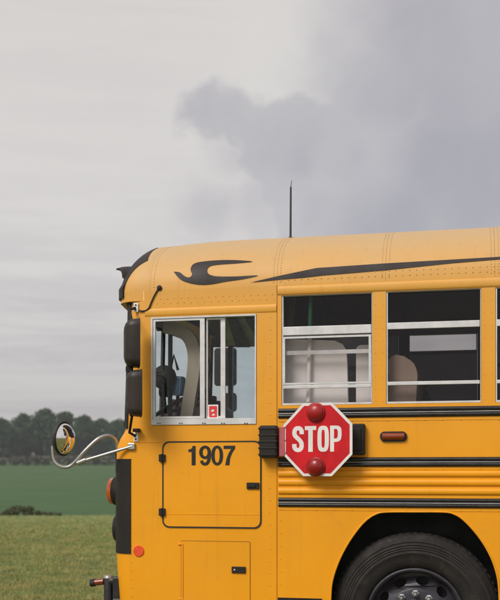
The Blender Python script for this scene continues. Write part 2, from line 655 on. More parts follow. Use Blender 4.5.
def ground_mat():
    m = bpy.data.materials.new('meadow')
    m.use_nodes = True
    t = m.node_tree
    b = t.nodes['Principled BSDF']
    geo = N(t, 'ShaderNodeNewGeometry').outputs['Position']
    D = vmath(t, 'DOT_PRODUCT', vmath(t, 'SUBTRACT', geo, tuple(CAM)), tuple(FWD))
    n1 = noise_n(t, geo, 0.55, 6, 0.6, 0.3)
    n2 = noise_n(t, geo, 6.0, 6, 0.7)
    n3 = noise_n(t, geo, 0.16, 4, 0.5)
    c = mixc(t, ramp01(t, n1.outputs[0], 0.36, 0.66), (0.115, 0.140, 0.045), (0.270, 0.235, 0.090))
    c = mixc(t, ramp01(t, n2.outputs[0], 0.35, 0.7), c, (0.062, 0.080, 0.022))
    c = mixc(t, ramp01(t, D, 26, 35, 0, 0.75), c, (0.24, 0.26, 0.115))          # taller seeding grass on the crest
    # young crop beyond, sown in rows running with the slope
    mp_ = N(t, 'ShaderNodeMapping')
    t.links.new(geo, mp_.inputs[0])
    mp_.inputs['Rotation'].default_value = (0, 0, -TH)
    mp_.inputs['Scale'].default_value = (0.05, 0.9, 0.0)
    nr = noise_n(t, mp_.outputs[0], 1.0, 5, 0.6)
    crop = mixc(t, ramp01(t, nr.outputs[0], 0.35, 0.65), (0.040, 0.086, 0.030), (0.072, 0.130, 0.045))
    crop = mixc(t, ramp01(t, n3.outputs[0], 0.4, 0.7, 0, 0.6), crop, (0.070, 0.122, 0.050))
    n4 = noise_n(t, mp_.outputs[0], 3.5, 6, 0.7)
    crop = mixc(t, ramp01(t, n4.outputs[0], 0.48, 0.72, 0, 0.6), crop, (0.030, 0.062, 0.024))
    c = mixc(t, ramp01(t, D, 40, 46), c, crop)
    verge = mixc(t, ramp01(t, n1.outputs[0], 0.4, 0.6), (0.13, 0.125, 0.085), (0.09, 0.095, 0.055))
    c = mixc(t, ramp01(t, D, 251, 254), c, verge)
    t.links.new(c, b.inputs['Base Color'])
    b.inputs['Roughness'].default_value = 0.9
    b.inputs['Specular IOR Level'].default_value = 0.15
    bp = N(t, 'ShaderNodeBump')
    bp.inputs['Strength'].default_value = 0.6
    bp.inputs['Distance'].default_value = 0.08
    t.links.new(n2.outputs[0], bp.inputs['Height'])
    t.links.new(bp.outputs[0], b.inputs['Normal'])
    MATS['meadow'] = m


ground_mat()
gnd = gb.build('ground', 'meadow', None, 'structure')


# ------------------------------------------------------------------ vegetation
def leaf_mat(name, a, b_, c_, ns=0.35, lo=0.4, hi=0.65):
    m = bpy.data.materials.new(name)
    m.use_nodes = True
    t = m.node_tree
    b = t.nodes['Principled BSDF']
    geo = N(t, 'ShaderNodeNewGeometry')
    n1 = noise_n(t, geo.outputs['Position'], ns, 4)
    c = mixc(t, geo.outputs['Random Per Island'], a, b_)
    c = mixc(t, ramp01(t, n1.outputs[0], lo, hi, 0, 0.8), c, c_)
    t.links.new(c, b.inputs['Base Color'])
    b.inputs['Roughness'].default_value = 0.7
    b.inputs['Specular IOR Level'].default_value = 0.2
    MATS[name] = m


leaf_mat('leaf_dark', (0.018, 0.050, 0.018), (0.050, 0.100, 0.040), (0.028, 0.066, 0.030))
leaf_mat('leaf_mid', (0.024, 0.060, 0.020), (0.066, 0.118, 0.044), (0.040, 0.082, 0.036))
leaf_mat('hedge_leaf', (0.012, 0.020, 0.012), (0.026, 0.036, 0.018), (0.018, 0.026, 0.016))
leaf_mat('shrub_leaf', (0.060, 0.085, 0.040), (0.145, 0.155, 0.078), (0.095, 0.105, 0.055))
def grass_mat(name, lush, straw, tip):
    m = bpy.data.materials.new(name)
    m.use_nodes = True
    t = m.node_tree
    b = t.nodes['Principled BSDF']
    geo = N(t, 'ShaderNodeNewGeometry')
    pos = geo.outputs['Position']
    c = mixc(t, geo.outputs['Random Per Island'], lush, tip)
    na = noise_n(t, pos, 1.5, 5, 0.7, 0.6)
    c = mixc(t, ramp01(t, na.outputs[0], 0.46, 0.64, 0, 0.85), c, straw)
    nb2 = noise_n(t, pos, 4.6, 4, 0.6)
    c = mixc(t, ramp01(t, nb2.outputs[0], 0.50, 0.68, 0, 0.75), c, tuple(v * .55 for v in lush))
    t.links.new(c, b.inputs['Base Color'])
    b.inputs['Roughness'].default_value = 0.75
    b.inputs['Specular IOR Level'].default_value = 0.2
    MATS[name] = m


grass_mat('grass_blade', (0.155, 0.215, 0.058), (0.470, 0.375, 0.145), (0.390, 0.400, 0.150))
grass_mat('crest_blade', (0.220, 0.285, 0.095), (0.440, 0.400, 0.185), (0.380, 0.420, 0.185))
mat('bark', (0.05, 0.042, 0.035), 0.9, var=0.3, vscale=6, bump=0.4, bscale=12)


def leaves(mb, rnd, blobs_, per, size, fill=0.55):
    """leaf-sized faces spread through ellipsoid clumps (cx,cy,cz,rx,ry,rz)"""
    for cx, cy, cz, rx, ry, rz in blobs_:
        for _ in range(per):
            while True:
                d = Vector((rnd.uniform(-1, 1), rnd.uniform(-1, 1), rnd.uniform(-1, 1)))
                if 0.05 < d.length < 1:
                    break
            rad = fill + (1 - fill) * rnd.random() ** 0.5
            d = d.normalized() * rad * rnd.uniform(0.86, 1.08)
            c = Vector((cx + d.x * rx, cy + d.y * ry, cz + d.z * rz))
            s_ = size * rnd.uniform(0.6, 1.35)
            a = Vector((rnd.gauss(0, 1), rnd.gauss(0, 1), rnd.gauss(0, 1))).normalized()
            b = a.orthogonal().normalized()
            a2 = a.cross(b)
            k = rnd.uniform(0.5, 0.9)
            mb.add([c - b * s_, c - a2 * s_ * k, c + b * s_, c + a2 * s_ * k], [(0, 1, 2, 3)])


def tree_meshes(seed, H, W, nclump, per, lsize):
    rnd = random.Random(seed)
    tr = MB()
    tr.tube([(0, 0, -0.3), (rnd.uniform(-.1, .1), 0, H * 0.25), (rnd.uniform(-.3, .3), rnd.uniform(-.2, .2), H * 0.55), (0, 0, H * 0.8)],
            [H * .026, H * .02, H * .012, H * .004], 8)
    bl = []
    for i in range(nclump):
        t = rnd.random()
        z = H * (0.05 + 0.89 * t)
        wr = W * 0.5 * math.sin(PI * min(1, 0.30 + 0.70 * t) ** 1.15) * rnd.uniform(0.45, 1.0)
        an = rnd.uniform(0, 2 * PI)
        r = W * rnd.uniform(0.10, 0.17)
        c = (wr * math.cos(an), wr * math.sin(an), min(z, H - r * 0.8))
        bl.append((c[0], c[1], c[2], r, r, r * rnd.uniform(0.65, 0.95)))
        if i % 3 == 0:
            tr.tube([(0, 0, c[2] * 0.55), (c[0] * .5, c[1] * .5, c[2] * 0.8), (c[0], c[1], c[2])], [H * .009, H * .006, H * .002], 5)
    cr = MB()
    leaves(cr, rnd, bl, per, lsize)
    return tr.mesh('trunk'), cr.mesh('crown')


TM = [tree_meshes(11, 12.0, 11.5, 60, 120, 0.34), tree_meshes(12, 12.0, 10.5, 56, 120, 0.32),
      tree_meshes(13, 12.0, 13.0, 66, 115, 0.36), tree_meshes(14, 12.0, 10.0, 54, 120, 0.32)]
for a, b in TM:
    a.materials.append(MATS['bark'])
for i, (a, b) in enumerate(TM):
    b.materials.append(MATS['leaf_dark' if i % 2 == 0 else 'leaf_mid'])


def place_tree(px, D, top_py, k, label, group):
    p = at_depth(px, D)
    gz = ground_z(p.x, p.y)
    H = CAM.z + (474 - top_py) * D / FPX - gz
    e = empty('broadleaf_tree', (p.x, p.y, gz - 0.1))
    s_ = H / 12.0
    e.scale = (s_ * random.uniform(0.95, 1.1), s_ * random.uniform(0.95, 1.1), s_)
    e.rotation_euler = (0, 0, random.uniform(0, 6.28))
    tag(e, label, 'tree', group)
    for nm, me in zip(('trunk', 'crown'), TM[k]):
        o = bpy.data.objects.new(nm, me)
        COL.objects.link(o)
        o.parent = e
    return e


GRP = 'trees along the far edge of the field'
place_tree(2, 262, 418, 0, 'dark tree at the left edge of the photo, nearest in the far tree line', GRP)
place_tree(24, 270, 413, 1, 'second far tree from the left edge, just left of the cross-view mirror', GRP)
place_tree(45, 272, 408.5, 2, 'tallest broad tree of the far tree line, above the round cross-view mirror', GRP)
place_tree(66, 270, 411, 3, 'mid-green far tree just right of the round cross-view mirror', GRP)
place_tree(84, 268, 415, 0, 'rounded far tree above the curved mirror arm', GRP)
place_tree(101, 270, 418, 1, 'lower far tree beside the front of the yellow bus', GRP)
place_tree(116, 268, 420, 2, 'far tree partly hidden by the windscreen edge of the bus', GRP)
# the rest of the wood: one mass to both sides and behind
wd = MB()
rw = random.Random(5)
wl = []
for i in range(46):
    lat = -128 + i * 5.0 + rw.uniform(-1.5, 1.5)
    for D in (276, 284, 297):
        p = CAM + FWD * (D + rw.uniform(-3, 3)) + RIGHT * lat
        gz = ground_z(p.x, p.y)
        h = rw.uniform(8.5, 11.0)
        for _ in range(9):
            r = rw.uniform(1.5, 2.3)
            wl.append((p.x + rw.uniform(-3, 3), p.y + rw.uniform(-3, 3), gz + h * rw.uniform(0.05, 0.86), r, r, r * .8))
for i in range(30):
    lat = rw.choice([rw.uniform(-120, -72), rw.uniform(-27, 70)])
    p = CAM + FWD * rw.uniform(266, 274) + RIGHT * lat
    gz = ground_z(p.x, p.y)
    for _ in range(9):
        r = rw.uniform(1.5, 2.3)
        wl.append((p.x + rw.uniform(-3, 3), p.y + rw.uniform(-3, 3), gz + 11 * rw.uniform(0.12, 0.86), r, r, r * .8))
leaves(wd, rw, wl, 60, 0.42)
tag(wd.build('woodland', 'leaf_dark', None, 'stuff'), 'dark mass of woodland behind the far tree line', 'woodland')
# undergrowth closing the foot of the wood
# hedge below the trees
hb = MB()
rh = random.Random(9)
hl = []
for i in range(150):
    lat = -130 + i * 1.55
    p = CAM + FWD * (246 + rh.uniform(-.8, .8)) + RIGHT * lat
    gz = ground_z(p.x, p.y)
    for q in range(3):
        r = rh.uniform(0.75, 1.15)
        hl.append((p.x + rh.uniform(-.5, .5), p.y + rh.uniform(-.5, .5), gz + 0.45 + q * 0.62 + rh.uniform(-.2, .25), r * 1.2, r, r * .75))
leaves(hb, rh, hl, 60, 0.22, 0.4)
tag(hb.build('field_hedge', 'hedge_leaf'), 'long low dark hedge along the top of the green field', 'hedge')

# low shrubs on the crest of the near meadow
for j, (px, top, w, lab) in enumerate([
        (22, 505.5, 22, 'largest dark low shrub where the mown meadow meets the crop field'),
        (7, 510, 12, 'small dark shrub at the left photo edge on the crest of the meadow'),
        (42, 510.5, 12, 'small low shrub just right of the largest one on the meadow crest'),
        (55, 512, 9, 'tiny rightmost shrub on the crest of the meadow')]):
    D = 37.5
    p = at_depth(px, D)
    gz = ground_z(p.x, p.y)
    H = CAM.z + (474 - top) * D / FPX - gz
    W = w * D / FPX
    rs = random.Random(100 + j)
    bl = [(rs.uniform(-W / 2, W / 2), rs.uniform(-.2, .2), H * rs.uniform(0.35, 0.8), W * .2, .15, H * .26) for _ in range(12)]
    e = empty('low_shrub', (p.x, p.y, gz))
    tag(e, lab, 'shrub', 'low shrubs on the meadow crest')
    fm = MB()
    leaves(fm, rs, bl, 110, 0.035, 0.3)
    o = fm.build('foliage', 'shrub_leaf', None)
    o.parent = e
    st_ = MB()
    for b_ in bl[::2]:
        st_.tube([(b_[0] * .3, 0, -.05), (b_[0] * .7, b_[1] * .5, b_[2] * .6), (b_[0], b_[1], b_[2])], [.012, .008, .004], 5)
    o = st_.build('stem', 'bark', None)
    o.parent = e

# meadow grass: real blades where the meadow shows
gm = MB()
rg = random.Random(21)


def grass_patch(gm, D0, D1, l0, l1, dens, hgt, wid):
    n = int(dens * (D1 - D0) * (l1 - l0))
    for _ in range(n):
        D = rg.uniform(D0, D1)
        lat = rg.uniform(l0, l1)
        p = CAM + FWD * D + RIGHT * lat
        if -1.3 < p.x < 8.6 and -0.3 < p.y < 2.7:
            continue
        cl_ = 0.5 + 0.5 * mnoise.noise(Vector((p.x * 1.3, p.y * 1.3, 1.0)))
        cl_ = max(0.0, min(1.0, cl_ + 0.35 * mnoise.noise(Vector((p.x * 4.1, p.y * 4.1, 7.0)))))
        if rg.random() > 0.18 + 1.15 * cl_:
            continue
        gz = ground_z(p.x, p.y)
        for _k in range(3):
            h = hgt * (0.5 + 0.9 * cl_) * rg.uniform(0.5, 1.3)
            a = rg.uniform(0, 2 * PI)
            w = wid * rg.uniform(0.7, 1.3)
            b = Vector((p.x + rg.uniform(-.03, .03), p.y + rg.uniform(-.03, .03), gz - .005))
            side = Vector((math.cos(a), math.sin(a), 0)) * w
            lean = Vector((rg.gauss(0, .35), rg.gauss(0, .35), 0)) * h
            m_ = b + lean * .35 + Vector((0, 0, h * .62))
            tp = b + lean + Vector((0, 0, h))
            gm.add([b - side, b + side, m_ + side * .7, m_ - side * .7, tp], [(0, 1, 2, 3), (3, 2, 4)])


grass_patch(gm, 9, 14, -4.2, -0.2, 1500, 0.042, 0.0020)
grass_patch(gm, 14, 22, -6.5, -0.8, 750, 0.045, 0.0030)
grass_patch(gm, 22, 32, -9.5, -1.8, 330, 0.055, 0.0045)
cg_ = MB()
grass_patch(cg_, 24, 29, -9, -1.8, 110, 0.065, 0.0045)
grass_patch(cg_, 29, 35.5, -10.5, -1.8, 330, 0.075, 0.0045)
tag(cg_.build('crest_grass', 'crest_blade', None, 'stuff'), 'paler taller grass along the crest of the meadow', 'grass')
tag(gm.build('meadow_grass', 'grass_blade', None, 'stuff'), 'short yellowish green meadow grass in front of the crop field', 'grass')

# ================================================================== the bus
BUS = empty('school_bus', (3.6, 1.2, 0))
tag(BUS, 'yellow flat-nosed school bus numbered 1907 with a red stop sign on its side', 'bus')
W2 = 2.4
XEND = 8.6
SEAM = X(277)
ZB = 2.60            # where the roof starts to curve
BR = 0.485
ZSK = 0.45
XS0 = -0.70          # flat side ends, nose loft starts

# --- nose loft: plan path around the rounded corner, shifted back with height
NOSE = [(0.45, 0.035), (0.60, 0.020), (0.75, 0.008), (0.90, 0.0), (1.55, 0.0), (1.60, 0.008), (1.64, 0.026), (1.68, 0.052), (1.71, 0.066)]
XCS, RC = -0.794, 0.14


def plan(dx, off=0.0, bow=0.10):
    """list of (x, y) around the nose from the near side to the far side"""
    pts = [(XS0, 0.0 - off)]
    xc = XCS + dx
    for i in range(13):
        a = PI / 2 * i / 12
        pts.append((xc - (RC + off) * math.sin(a), RC - (RC + off) * math.cos(a)))
    xf = xc - RC - off
    for i in range(1, 20):
        y = RC + (W2 - 2 * RC) * i / 20
        t = (y - W2 / 2) / (W2 / 2 - RC)
        pts.append((xf - bow * (1 - t * t), y))
    for i in range(13):
        a = PI / 2 * (1 - i / 12)
        pts.append((xc - (RC + off) * math.sin(a), W2 - RC + (RC + off) * math.cos(a)))
    pts.append((XS0, W2 + off))
    return pts


def loft(levels, i0=0, i1=None, off=0.0):
    rows_ = []
    for z, dx in levels:
        pl = plan(dx, off)
        rows_.append([(p[0], p[1], z) for p in pl[i0:i1]])
    return rows_


def interp(levels, z):
    for (a, da), (b, db) in zip(levels, levels[1:]):
        if a <= z <= b:
            return da + (db - da) * (z - a) / (b - a)
    return levels[-1][1]


mb = MB()
mb.grid(loft(NOSE), True, flip=True)
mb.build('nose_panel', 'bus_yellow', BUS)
UPL = [(1.71, 0.066), (1.95, 0.074), (2.2, 0.082), (2.535, 0.090)]
# yellow corner posts above the cowl
for a, b in ((0, 8), (31, 36)):
    m_ = MB()
    m_.grid(loft(UPL, a, b), True, flip=True)
    m_.build('corner_post', 'bus_yellow', BUS)
wsl = [(1.76, 0.068), (1.95, 0.074), (2.2, 0.082), (2.53, 0.090)]
ws = MB()
ws.grid(loft(wsl, 9, 32, -0.004), True, flip=True)
ws.grid(loft(wsl, 35, None, -0.004), True, flip=True)
WS = ws.build('windscreen', 'glass_windshield', BUS)
gk = MB()
pl0, pl1 = plan(0.066), plan(0.105)
for lv, z in ((0.067, 1.745), (0.090, 2.532)):
    pp = plan(lv)
    gk.tube([(p[0], p[1], z) for p in pp[8:33]], 0.022, 8)
for k in (8, 31, 35):
    gk.tube([(plan(dx)[k][0], plan(dx)[k][1], z) for z, dx in UPL], 0.020 if k == 8 else .012, 8)
pm = plan(0.066)
gk.tube([(plan(dx)[23][0], plan(dx)[23][1], z) for z, dx in UPL], 0.018, 8)
gk.build('gasket', 'rubber', WS)

# black trim wrapped round the front corner
zt0, zt1 = Zz(124, 553, .05), Zz(124, 459, .05)
tl = [(zt0, interp(NOSE, zt0)), (0.9 + 1e-3, 0.0), (1.3, 0.0), (min(zt1, 1.549), 0.0)]
tl = sorted(tl)
mb = MB()
mb.grid(loft(tl, 1, 13, 0.006), True, flip=True)
for lv in (tl[0], tl[-1]):
    pa, pb = plan(lv[1], 0.006)[1:13], plan(lv[1], -0.002)[1:13]
    mb.grid([[(p[0], p[1], lv[0]) for p in pa], [(p[0], p[1], lv[0]) for p in pb]], False)
pa, pb = plan(0, 0.006)[1], plan(0, -0.002)[1]
mb.grid([[(pa[0], pa[1], l[0]) for l in tl], [(pb[0], pb[1], l[0]) for l in tl]], False)
mb.build('corner_trim', 'black_plastic', BUS)

# --- side walls
win = []
x = X(281.5)
PITCH = 0.655
WW = X(372.5) - X(281.5)
while x + WW < XEND - 0.3:
    win.append((x, x + WW))
    x += PITCH
WZ0, WZ1 = 1.842, 2.535
FZ1 = 2.590
DW = (X(151), X(256.5), 1.726, 2.427)
TZ = Zz(277, 283)
arch_px = [(330.5, 600), (332, 582), (338, 563), (347, 545), (358, 529), (367, 519.5), (376, 514), (386, 512), (415, 511.8), (444, 512), (454, 514), (463, 519.5), (475, 532), (485, 546), (493, 562), (498, 580), (499.5, 600)]
arch = [tuple(p[:2]) for p in catmull([(P(a, b).x, P(a, b).z, 0) for a, b in arch_px], 4)]
WHX = X(415, 0.1)
AX0, AX1 = arch[0][0], arch[-1][0]
archL = [(AX0 - .005, ZSK)] + arch + [(AX1 + .005, ZSK)]
RWX = 6.05
rarch = [(RWX + (p[0] - WHX), p[1]) for p in archL]


def side_plate(y0, y1, near, m, dark=False):
    a = MB()
    holes = [rect(*DW[:2], DW[2], DW[3])] if near else [rect(-0.696, 0.12, 0.62, 2.56)]
    a.plate([[(XS0, ZSK), (SEAM - .0018, ZSK), (SEAM - .0018, ZB), (XS0, ZB)]] + holes, y0, y1)
    A = a.build('front_side_panel', m, BUS)
    b = MB()
    outer = [(SEAM + .0018, ZSK)] + archL + rarch + [(XEND, ZSK), (XEND, ZB), (SEAM + .0018, ZB)]
    b.plate([outer] + [rect(w0, w1, WZ0, WZ1 if near else FZ1) for w0, w1 in win], y0, y1)
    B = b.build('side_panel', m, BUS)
    return A, B


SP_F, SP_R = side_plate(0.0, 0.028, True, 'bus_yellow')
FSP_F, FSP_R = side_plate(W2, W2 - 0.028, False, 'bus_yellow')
# inner lining behind the near sheet so the wall has real thickness and a dark room side
for y0, y1 in ((0.030, 0.060), (W2 - 0.060, W2 - 0.030)):
    li = MB()
    holes = [rect(w0 - .004, w1 + .004, WZ0 - .004, (WZ1 if y0 < 1 else FZ1) + .004) for w0, w1 in win]
    if y0 < 1:
        holes.append(rect(DW[0] - .004, DW[1] + .004, DW[2] - .004, DW[3] + .004))
    else:
        holes.append(rect(-0.699, 0.124, 1.27, 2.564))
    li.plate([rect(XS0, XEND - .02, 1.26, ZB)] + holes, y0, y1)
    li.build('wall_lining', 'interior_dark', BUS)

# --- roof
XR = X(150.5)        # front cap seam
CAPL = 0.262
NP = 2.3


def sp(v, e):
    return math.copysign(abs(v) ** e, v)


def roof_pt(x_or_t, ph, cap, inset=0.0):
    c, s_ = math.cos(ph), math.sin(ph)
    yy = sp(c, 2 / NP)
    zz = sp(s_, 2 / NP)
    if not cap:
        drop = 1 - 0.05 * max(0.0, min(1.2, (-0.20 - x_or_t) / 0.46)) ** 2
        return Vector((x_or_t, 1.2 - (1.2 - inset) * yy, ZB + (BR - inset) * zz * drop))
    t = x_or_t
    f = max(0.0, math.cos(t)) ** (2 / 5.0)
    g = max(0.0, math.cos(t)) ** (2 / 2.25)
    h = math.sin(t) ** (2 / 2.25)
    bow = 0.10 * (1 - abs(yy) ** 2)
    return Vector((XR - (CAPL + bow) * h, 1.2 - 1.2 * yy * f, ZB + BR * zz * g))


PHS = [PI * i / 44 for i in range(45)]


def cap_row(t, off=0.0):
    r_ = []
    for ph in PHS:
        # spread the points so the rounded corner is well sampled
        p = roof_pt(t, ph, True)
        r_.append(p)
    return r_


def nose_cap_surface(u, v, off=0.0):
    """front roof cap as plan outline (u around the nose 0..1) shrunk and raised by v 0..1"""
    pass


# main roof in sheets: each sheet is a part, seams between them
seams = [XR, X(277), X(385.5)]
xs = seams[:]
xx = X(385.5)
while xx + PITCH * 2 < XEND:
    xx += PITCH
    xs.append(xx)
xs.append(XEND)
for a, b in zip(xs, xs[1:]):
    rf = MB()
    rf.grid([[roof_pt(a + .0006 + (b - a - .0012) * q / 8, ph, False) for ph in PHS] for q in range(9)], True, flip=False)
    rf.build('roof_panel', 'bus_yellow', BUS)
# narrow raised lap strips with rivets at the roof joints
# front cap: loft rings between roof end and the brow outline
BROW_DX = 0.030


def brow_plan():
    xc = XCS + BROW_DX
    pts = [(XR, 0.0), (XR - .03, 0.0), ((XR + xc) / 2, 0.0)]
    for i in range(1, 13):
        a = PI / 2 * i / 12
        pts.append((xc - RC * math.sin(a), RC - RC * math.cos(a)))
    xf = xc - RC
    for i in range(1, 20):
        y = RC + (W2 - 2 * RC) * i / 20
        t = (y - W2 / 2) / (W2 / 2 - RC)
        pts.append((xf - 0.10 * (1 - t * t), y))
    n = 15
    pts += [(p[0], W2 - p[1]) for p in pts[:n][::-1]]
    return pts


BP = brow_plan()
ROOF_END = [roof_pt(XR, ph, False) for ph in PHS]


def cap_point(k, s_, off=0.0):
    """k: index on the brow plan, s_: 0 at brow .. 1 far up at the roof end; elliptical rise"""
    bx, by = BP[k]
    # target on roof end section with the same share of arc
    q = k / (len(BP) - 1) * (len(PHS) - 1)
    i = min(int(q), len(PHS) - 2)
    tgt = ROOF_END[i].lerp(ROOF_END[i + 1], q - i)
    base = Vector((bx, by, ZB))
    a = s_ * PI / 2
    up, back = math.sin(a) ** (2 / 1.72), 1 - math.cos(a) ** (2 / 1.72)
    p = Vector((base.x + (tgt.x - base.x) * back, base.y + (tgt.y - base.y) * back, ZB + (tgt.z - ZB) * up))
    return p


def cap_rows(s0, s1, n, off=0.0, k0=0, k1=None):
    rr = []
    for j in range(n + 1):
        s_ = s0 + (s1 - s0) * j / n
        row = []
        for k in range(len(BP))[k0:k1]:
            p = cap_point(k, s_)
            if off:
                kk = min(max(k, 1), len(BP) - 2)
                s2 = min(max(s_, 0.02), 0.97)
                du = cap_point(kk + 1, s2) - cap_point(kk - 1, s2)
                dv = cap_point(kk, s2 + .02) - cap_point(kk, s2 - .02)
                nn = dv.cross(du)
                if nn.length > 1e-9:
                    nn.normalize()
                    if nn.dot(p - Vector((0.4, 1.2, 2.2))) < 0:
                        nn = -nn
                    p = p + nn * off
            row.append(p)
        rr.append(row)
    return rr


cp = MB()
cp.grid(cap_rows(0, 1, 16), True, flip=True)
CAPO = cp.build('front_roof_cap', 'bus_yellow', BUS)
# brow: lip band below the cap, following its outline, and its soffit
br = MB()
BPB = [(min(p[0], XS0 - .001), p[1]) for p in BP]
br.grid([[(p[0], p[1], 2.535) for p in BPB], [(p[0], p[1], ZB) for p in BPB]], True, flip=True)
inn = plan(0.12)
br.add([(p[0], p[1], 2.535) for p in BP[2:-2]] + [(1.2 * 0 + XR, 1.2, 2.535)], [(i, i + 1, len(BP) - 4) for i in range(len(BP) - 5)])
br.build('brow', 'bus_yellow', CAPO)
# black painted band across the front of the cap
bb_ = MB()
bb_.grid(cap_rows(0.02, 0.80, 12, 0.004, 7, len(BP) - 7), True, flip=True)
bb_.build('front_band', 'decal_black', CAPO)
lb_ = MB()                                      # lamp housing block below the band, wrapped round the brow corner
ko, cen = range(7, len(BP) - 7), Vector((-.2, 1.2))
outl = []
for k in ko:
    t_ = (Vector(BP[k + 1]) - Vector(BP[k - 1])).normalized()
    n_ = Vector((t_.y, -t_.x))
    if n_.dot(Vector(BP[k]) - cen) < 0:
        n_ = -n_
    outl.append(Vector(BP[k]) + n_ * .014)
inl = [Vector(BP[k]) for k in ko]
lb_.grid([[(p.x, p.y, 2.565) for p in outl], [(p.x, p.y, 2.63) for p in outl]], True, flip=True)
lb_.grid([[(p.x, p.y, 2.63) for p in outl], [(p.x, p.y, 2.655) for p in inl]], True, flip=True)
lb_.grid([[(p.x, p.y, 2.565) for p in inl], [(p.x, p.y, 2.565) for p in outl]], False, flip=True)
lb_.add([(outl[0].x, outl[0].y, 2.565), (inl[0].x, inl[0].y, 2.565), (inl[0].x, inl[0].y, 2.655), (outl[0].x, outl[0].y, 2.63)], [(0, 1, 2, 3)])
lb_.build('lamp_housing', 'decal_black', CAPO)
# warning lamps in the band with hoods
for yy, mm in ((0.30, 'lamp_amber'), (0.52, 'lamp_red'), (1.88, 'lamp_red'), (2.10, 'lamp_amber')):
    k = min(range(len(BP) // 2 if yy < 1.2 else len(BP)), key=lambda i: abs(BP[i][1] - yy))
    p = cap_point(k, 0.30)
    p = Vector((p.x, p.y, 2.70))
    lm = MB()
    lm.lathe([(0.09, 0.03), (0.09, -0.015), (0.082, -0.028), (0.05, -0.040), (0.0, -0.044)], (p.x + .02, p.y, p.z), 'x', 24)
    L = lm.build('warning_lamp', mm, CAPO)
for yy in (0.16, 0.48, 1.92, 2.24):
    hd = MB()
    k = min(range(len(BP)), key=lambda i: abs(BP[i][1] - yy))
    p = cap_point(k, 0.30)
    p = Vector((p.x, p.y, 2.70))
    n = 14
    ou, ov = [], []
    for xo, rr_, zo in ((-0.085, .80, .012), (-.05, .93, .006), (0.0, 1.0, 0), (0.12, 1.0, -.004)):
        for lst, r_ in ((ou, .100), (ov, .088)):
            lst.append([(p.x + xo + (0.07 * abs(math.cos(PI * i / n)) if xo < 0 else 0), p.y + r_ * rr_ * math.cos(PI * i / n),
                         p.z + zo + r_ * rr_ * math.sin(PI * i / n)) for i in range(n + 1)])
    hd.grid(ou)
    hd.grid(ov, flip=True)
    hd.grid([ou[0], ov[0]], False)
    hd.build('lamp_hood', 'decal_black', CAPO)

# ceiling lining
ce = MB()
ce.grid([[roof_pt(a, ph, False, 0.05) for ph in PHS] for a in (XR - .1, 1, 3, 5, 7, XEND - .05)], True, flip=True)
CE = ce.build('ceiling', 'ceiling_panel', BUS)
for a in [XR + .1, -.3, .05] + [w[0] - .04 for w in win]:
    rb = MB()
    rb.grid([[roof_pt(a, ph, False, 0.054) for ph in PHS], [roof_pt(a, ph, False, 0.08) for ph in PHS],
             [roof_pt(a + .07, ph, False, 0.08) for ph in PHS], [roof_pt(a + .07, ph, False, 0.054) for ph in PHS]], False)
    rb.build('ceiling_rib', 'ceiling_rib', CE)
# rear wall
rwp = MB()
rwp.plate([[(p.y, p.z) for p in [roof_pt(0, ph, False) for ph in PHS]] + [(W2, ZSK), (0, ZSK)],
           ], XEND - .03, XEND, fn=lambda v: Vector((v.y, v.x, v.z)))
rwp.build('rear_wall', 'bus_yellow', BUS)

# floor and chassis
fl = MB()
fl.box(-0.86, XEND - .03, 0.50, W2 - .50, 0.90, 0.96)
cuts = [-0.86, AX0 - .04, AX1 + .04, RWX - WHX + AX0 - .04, RWX - WHX + AX1 + .04, XEND - .03]
for a_, b_ in ((cuts[0], cuts[1]), (cuts[2], cuts[3]), (cuts[4], cuts[5])):
    fl.box(a_, b_, 0.062, 0.498, 0.901, 0.959)
    fl.box(a_, b_, W2 - .498, W2 - .062, 0.901, 0.959)
fl.build('floor', 'floor_rubber', BUS)
ch = MB()
ch.box(-0.6, XEND - .3, 0.75, 0.83, 0.55, 0.80)
ch.box(-0.6, XEND - .3, 1.57, 1.65, 0.55, 0.80)
for a in (WHX, RWX):
    ch.tube([(a, 0.25, 0.52), (a, 2.15, 0.52)], 0.06, 10)
ch.build('chassis', 'bumper_black', BUS)
# wheel well liners
for dx in (0, RWX - WHX):
    wl_ = MB()
    pts = [(p[0] + dx, p[1]) for p in archL]
    cxm = sum(p[0] for p in pts) / len(pts)
    big = [(cxm + (p[0] - cxm) * 1.02, ZSK + (p[1] - ZSK) * 1.02 + .004) for p in pts]
    wl_.grid([[(p[0], 0.029, p[1]) for p in big], [(p[0], 0.46, p[1]) for p in big]], True)
    wl_.add([(p[0], 0.46, p[1]) for p in big], [tuple(range(len(big)))])
    wl_.build('wheel_well', 'rubber', BUS)
    lip = MB()
    lip.tube([(p[0], -0.001, p[1]) for p in pts], 0.006, 6)
    lip.build('arch_lip', 'bus_yellow', BUS)


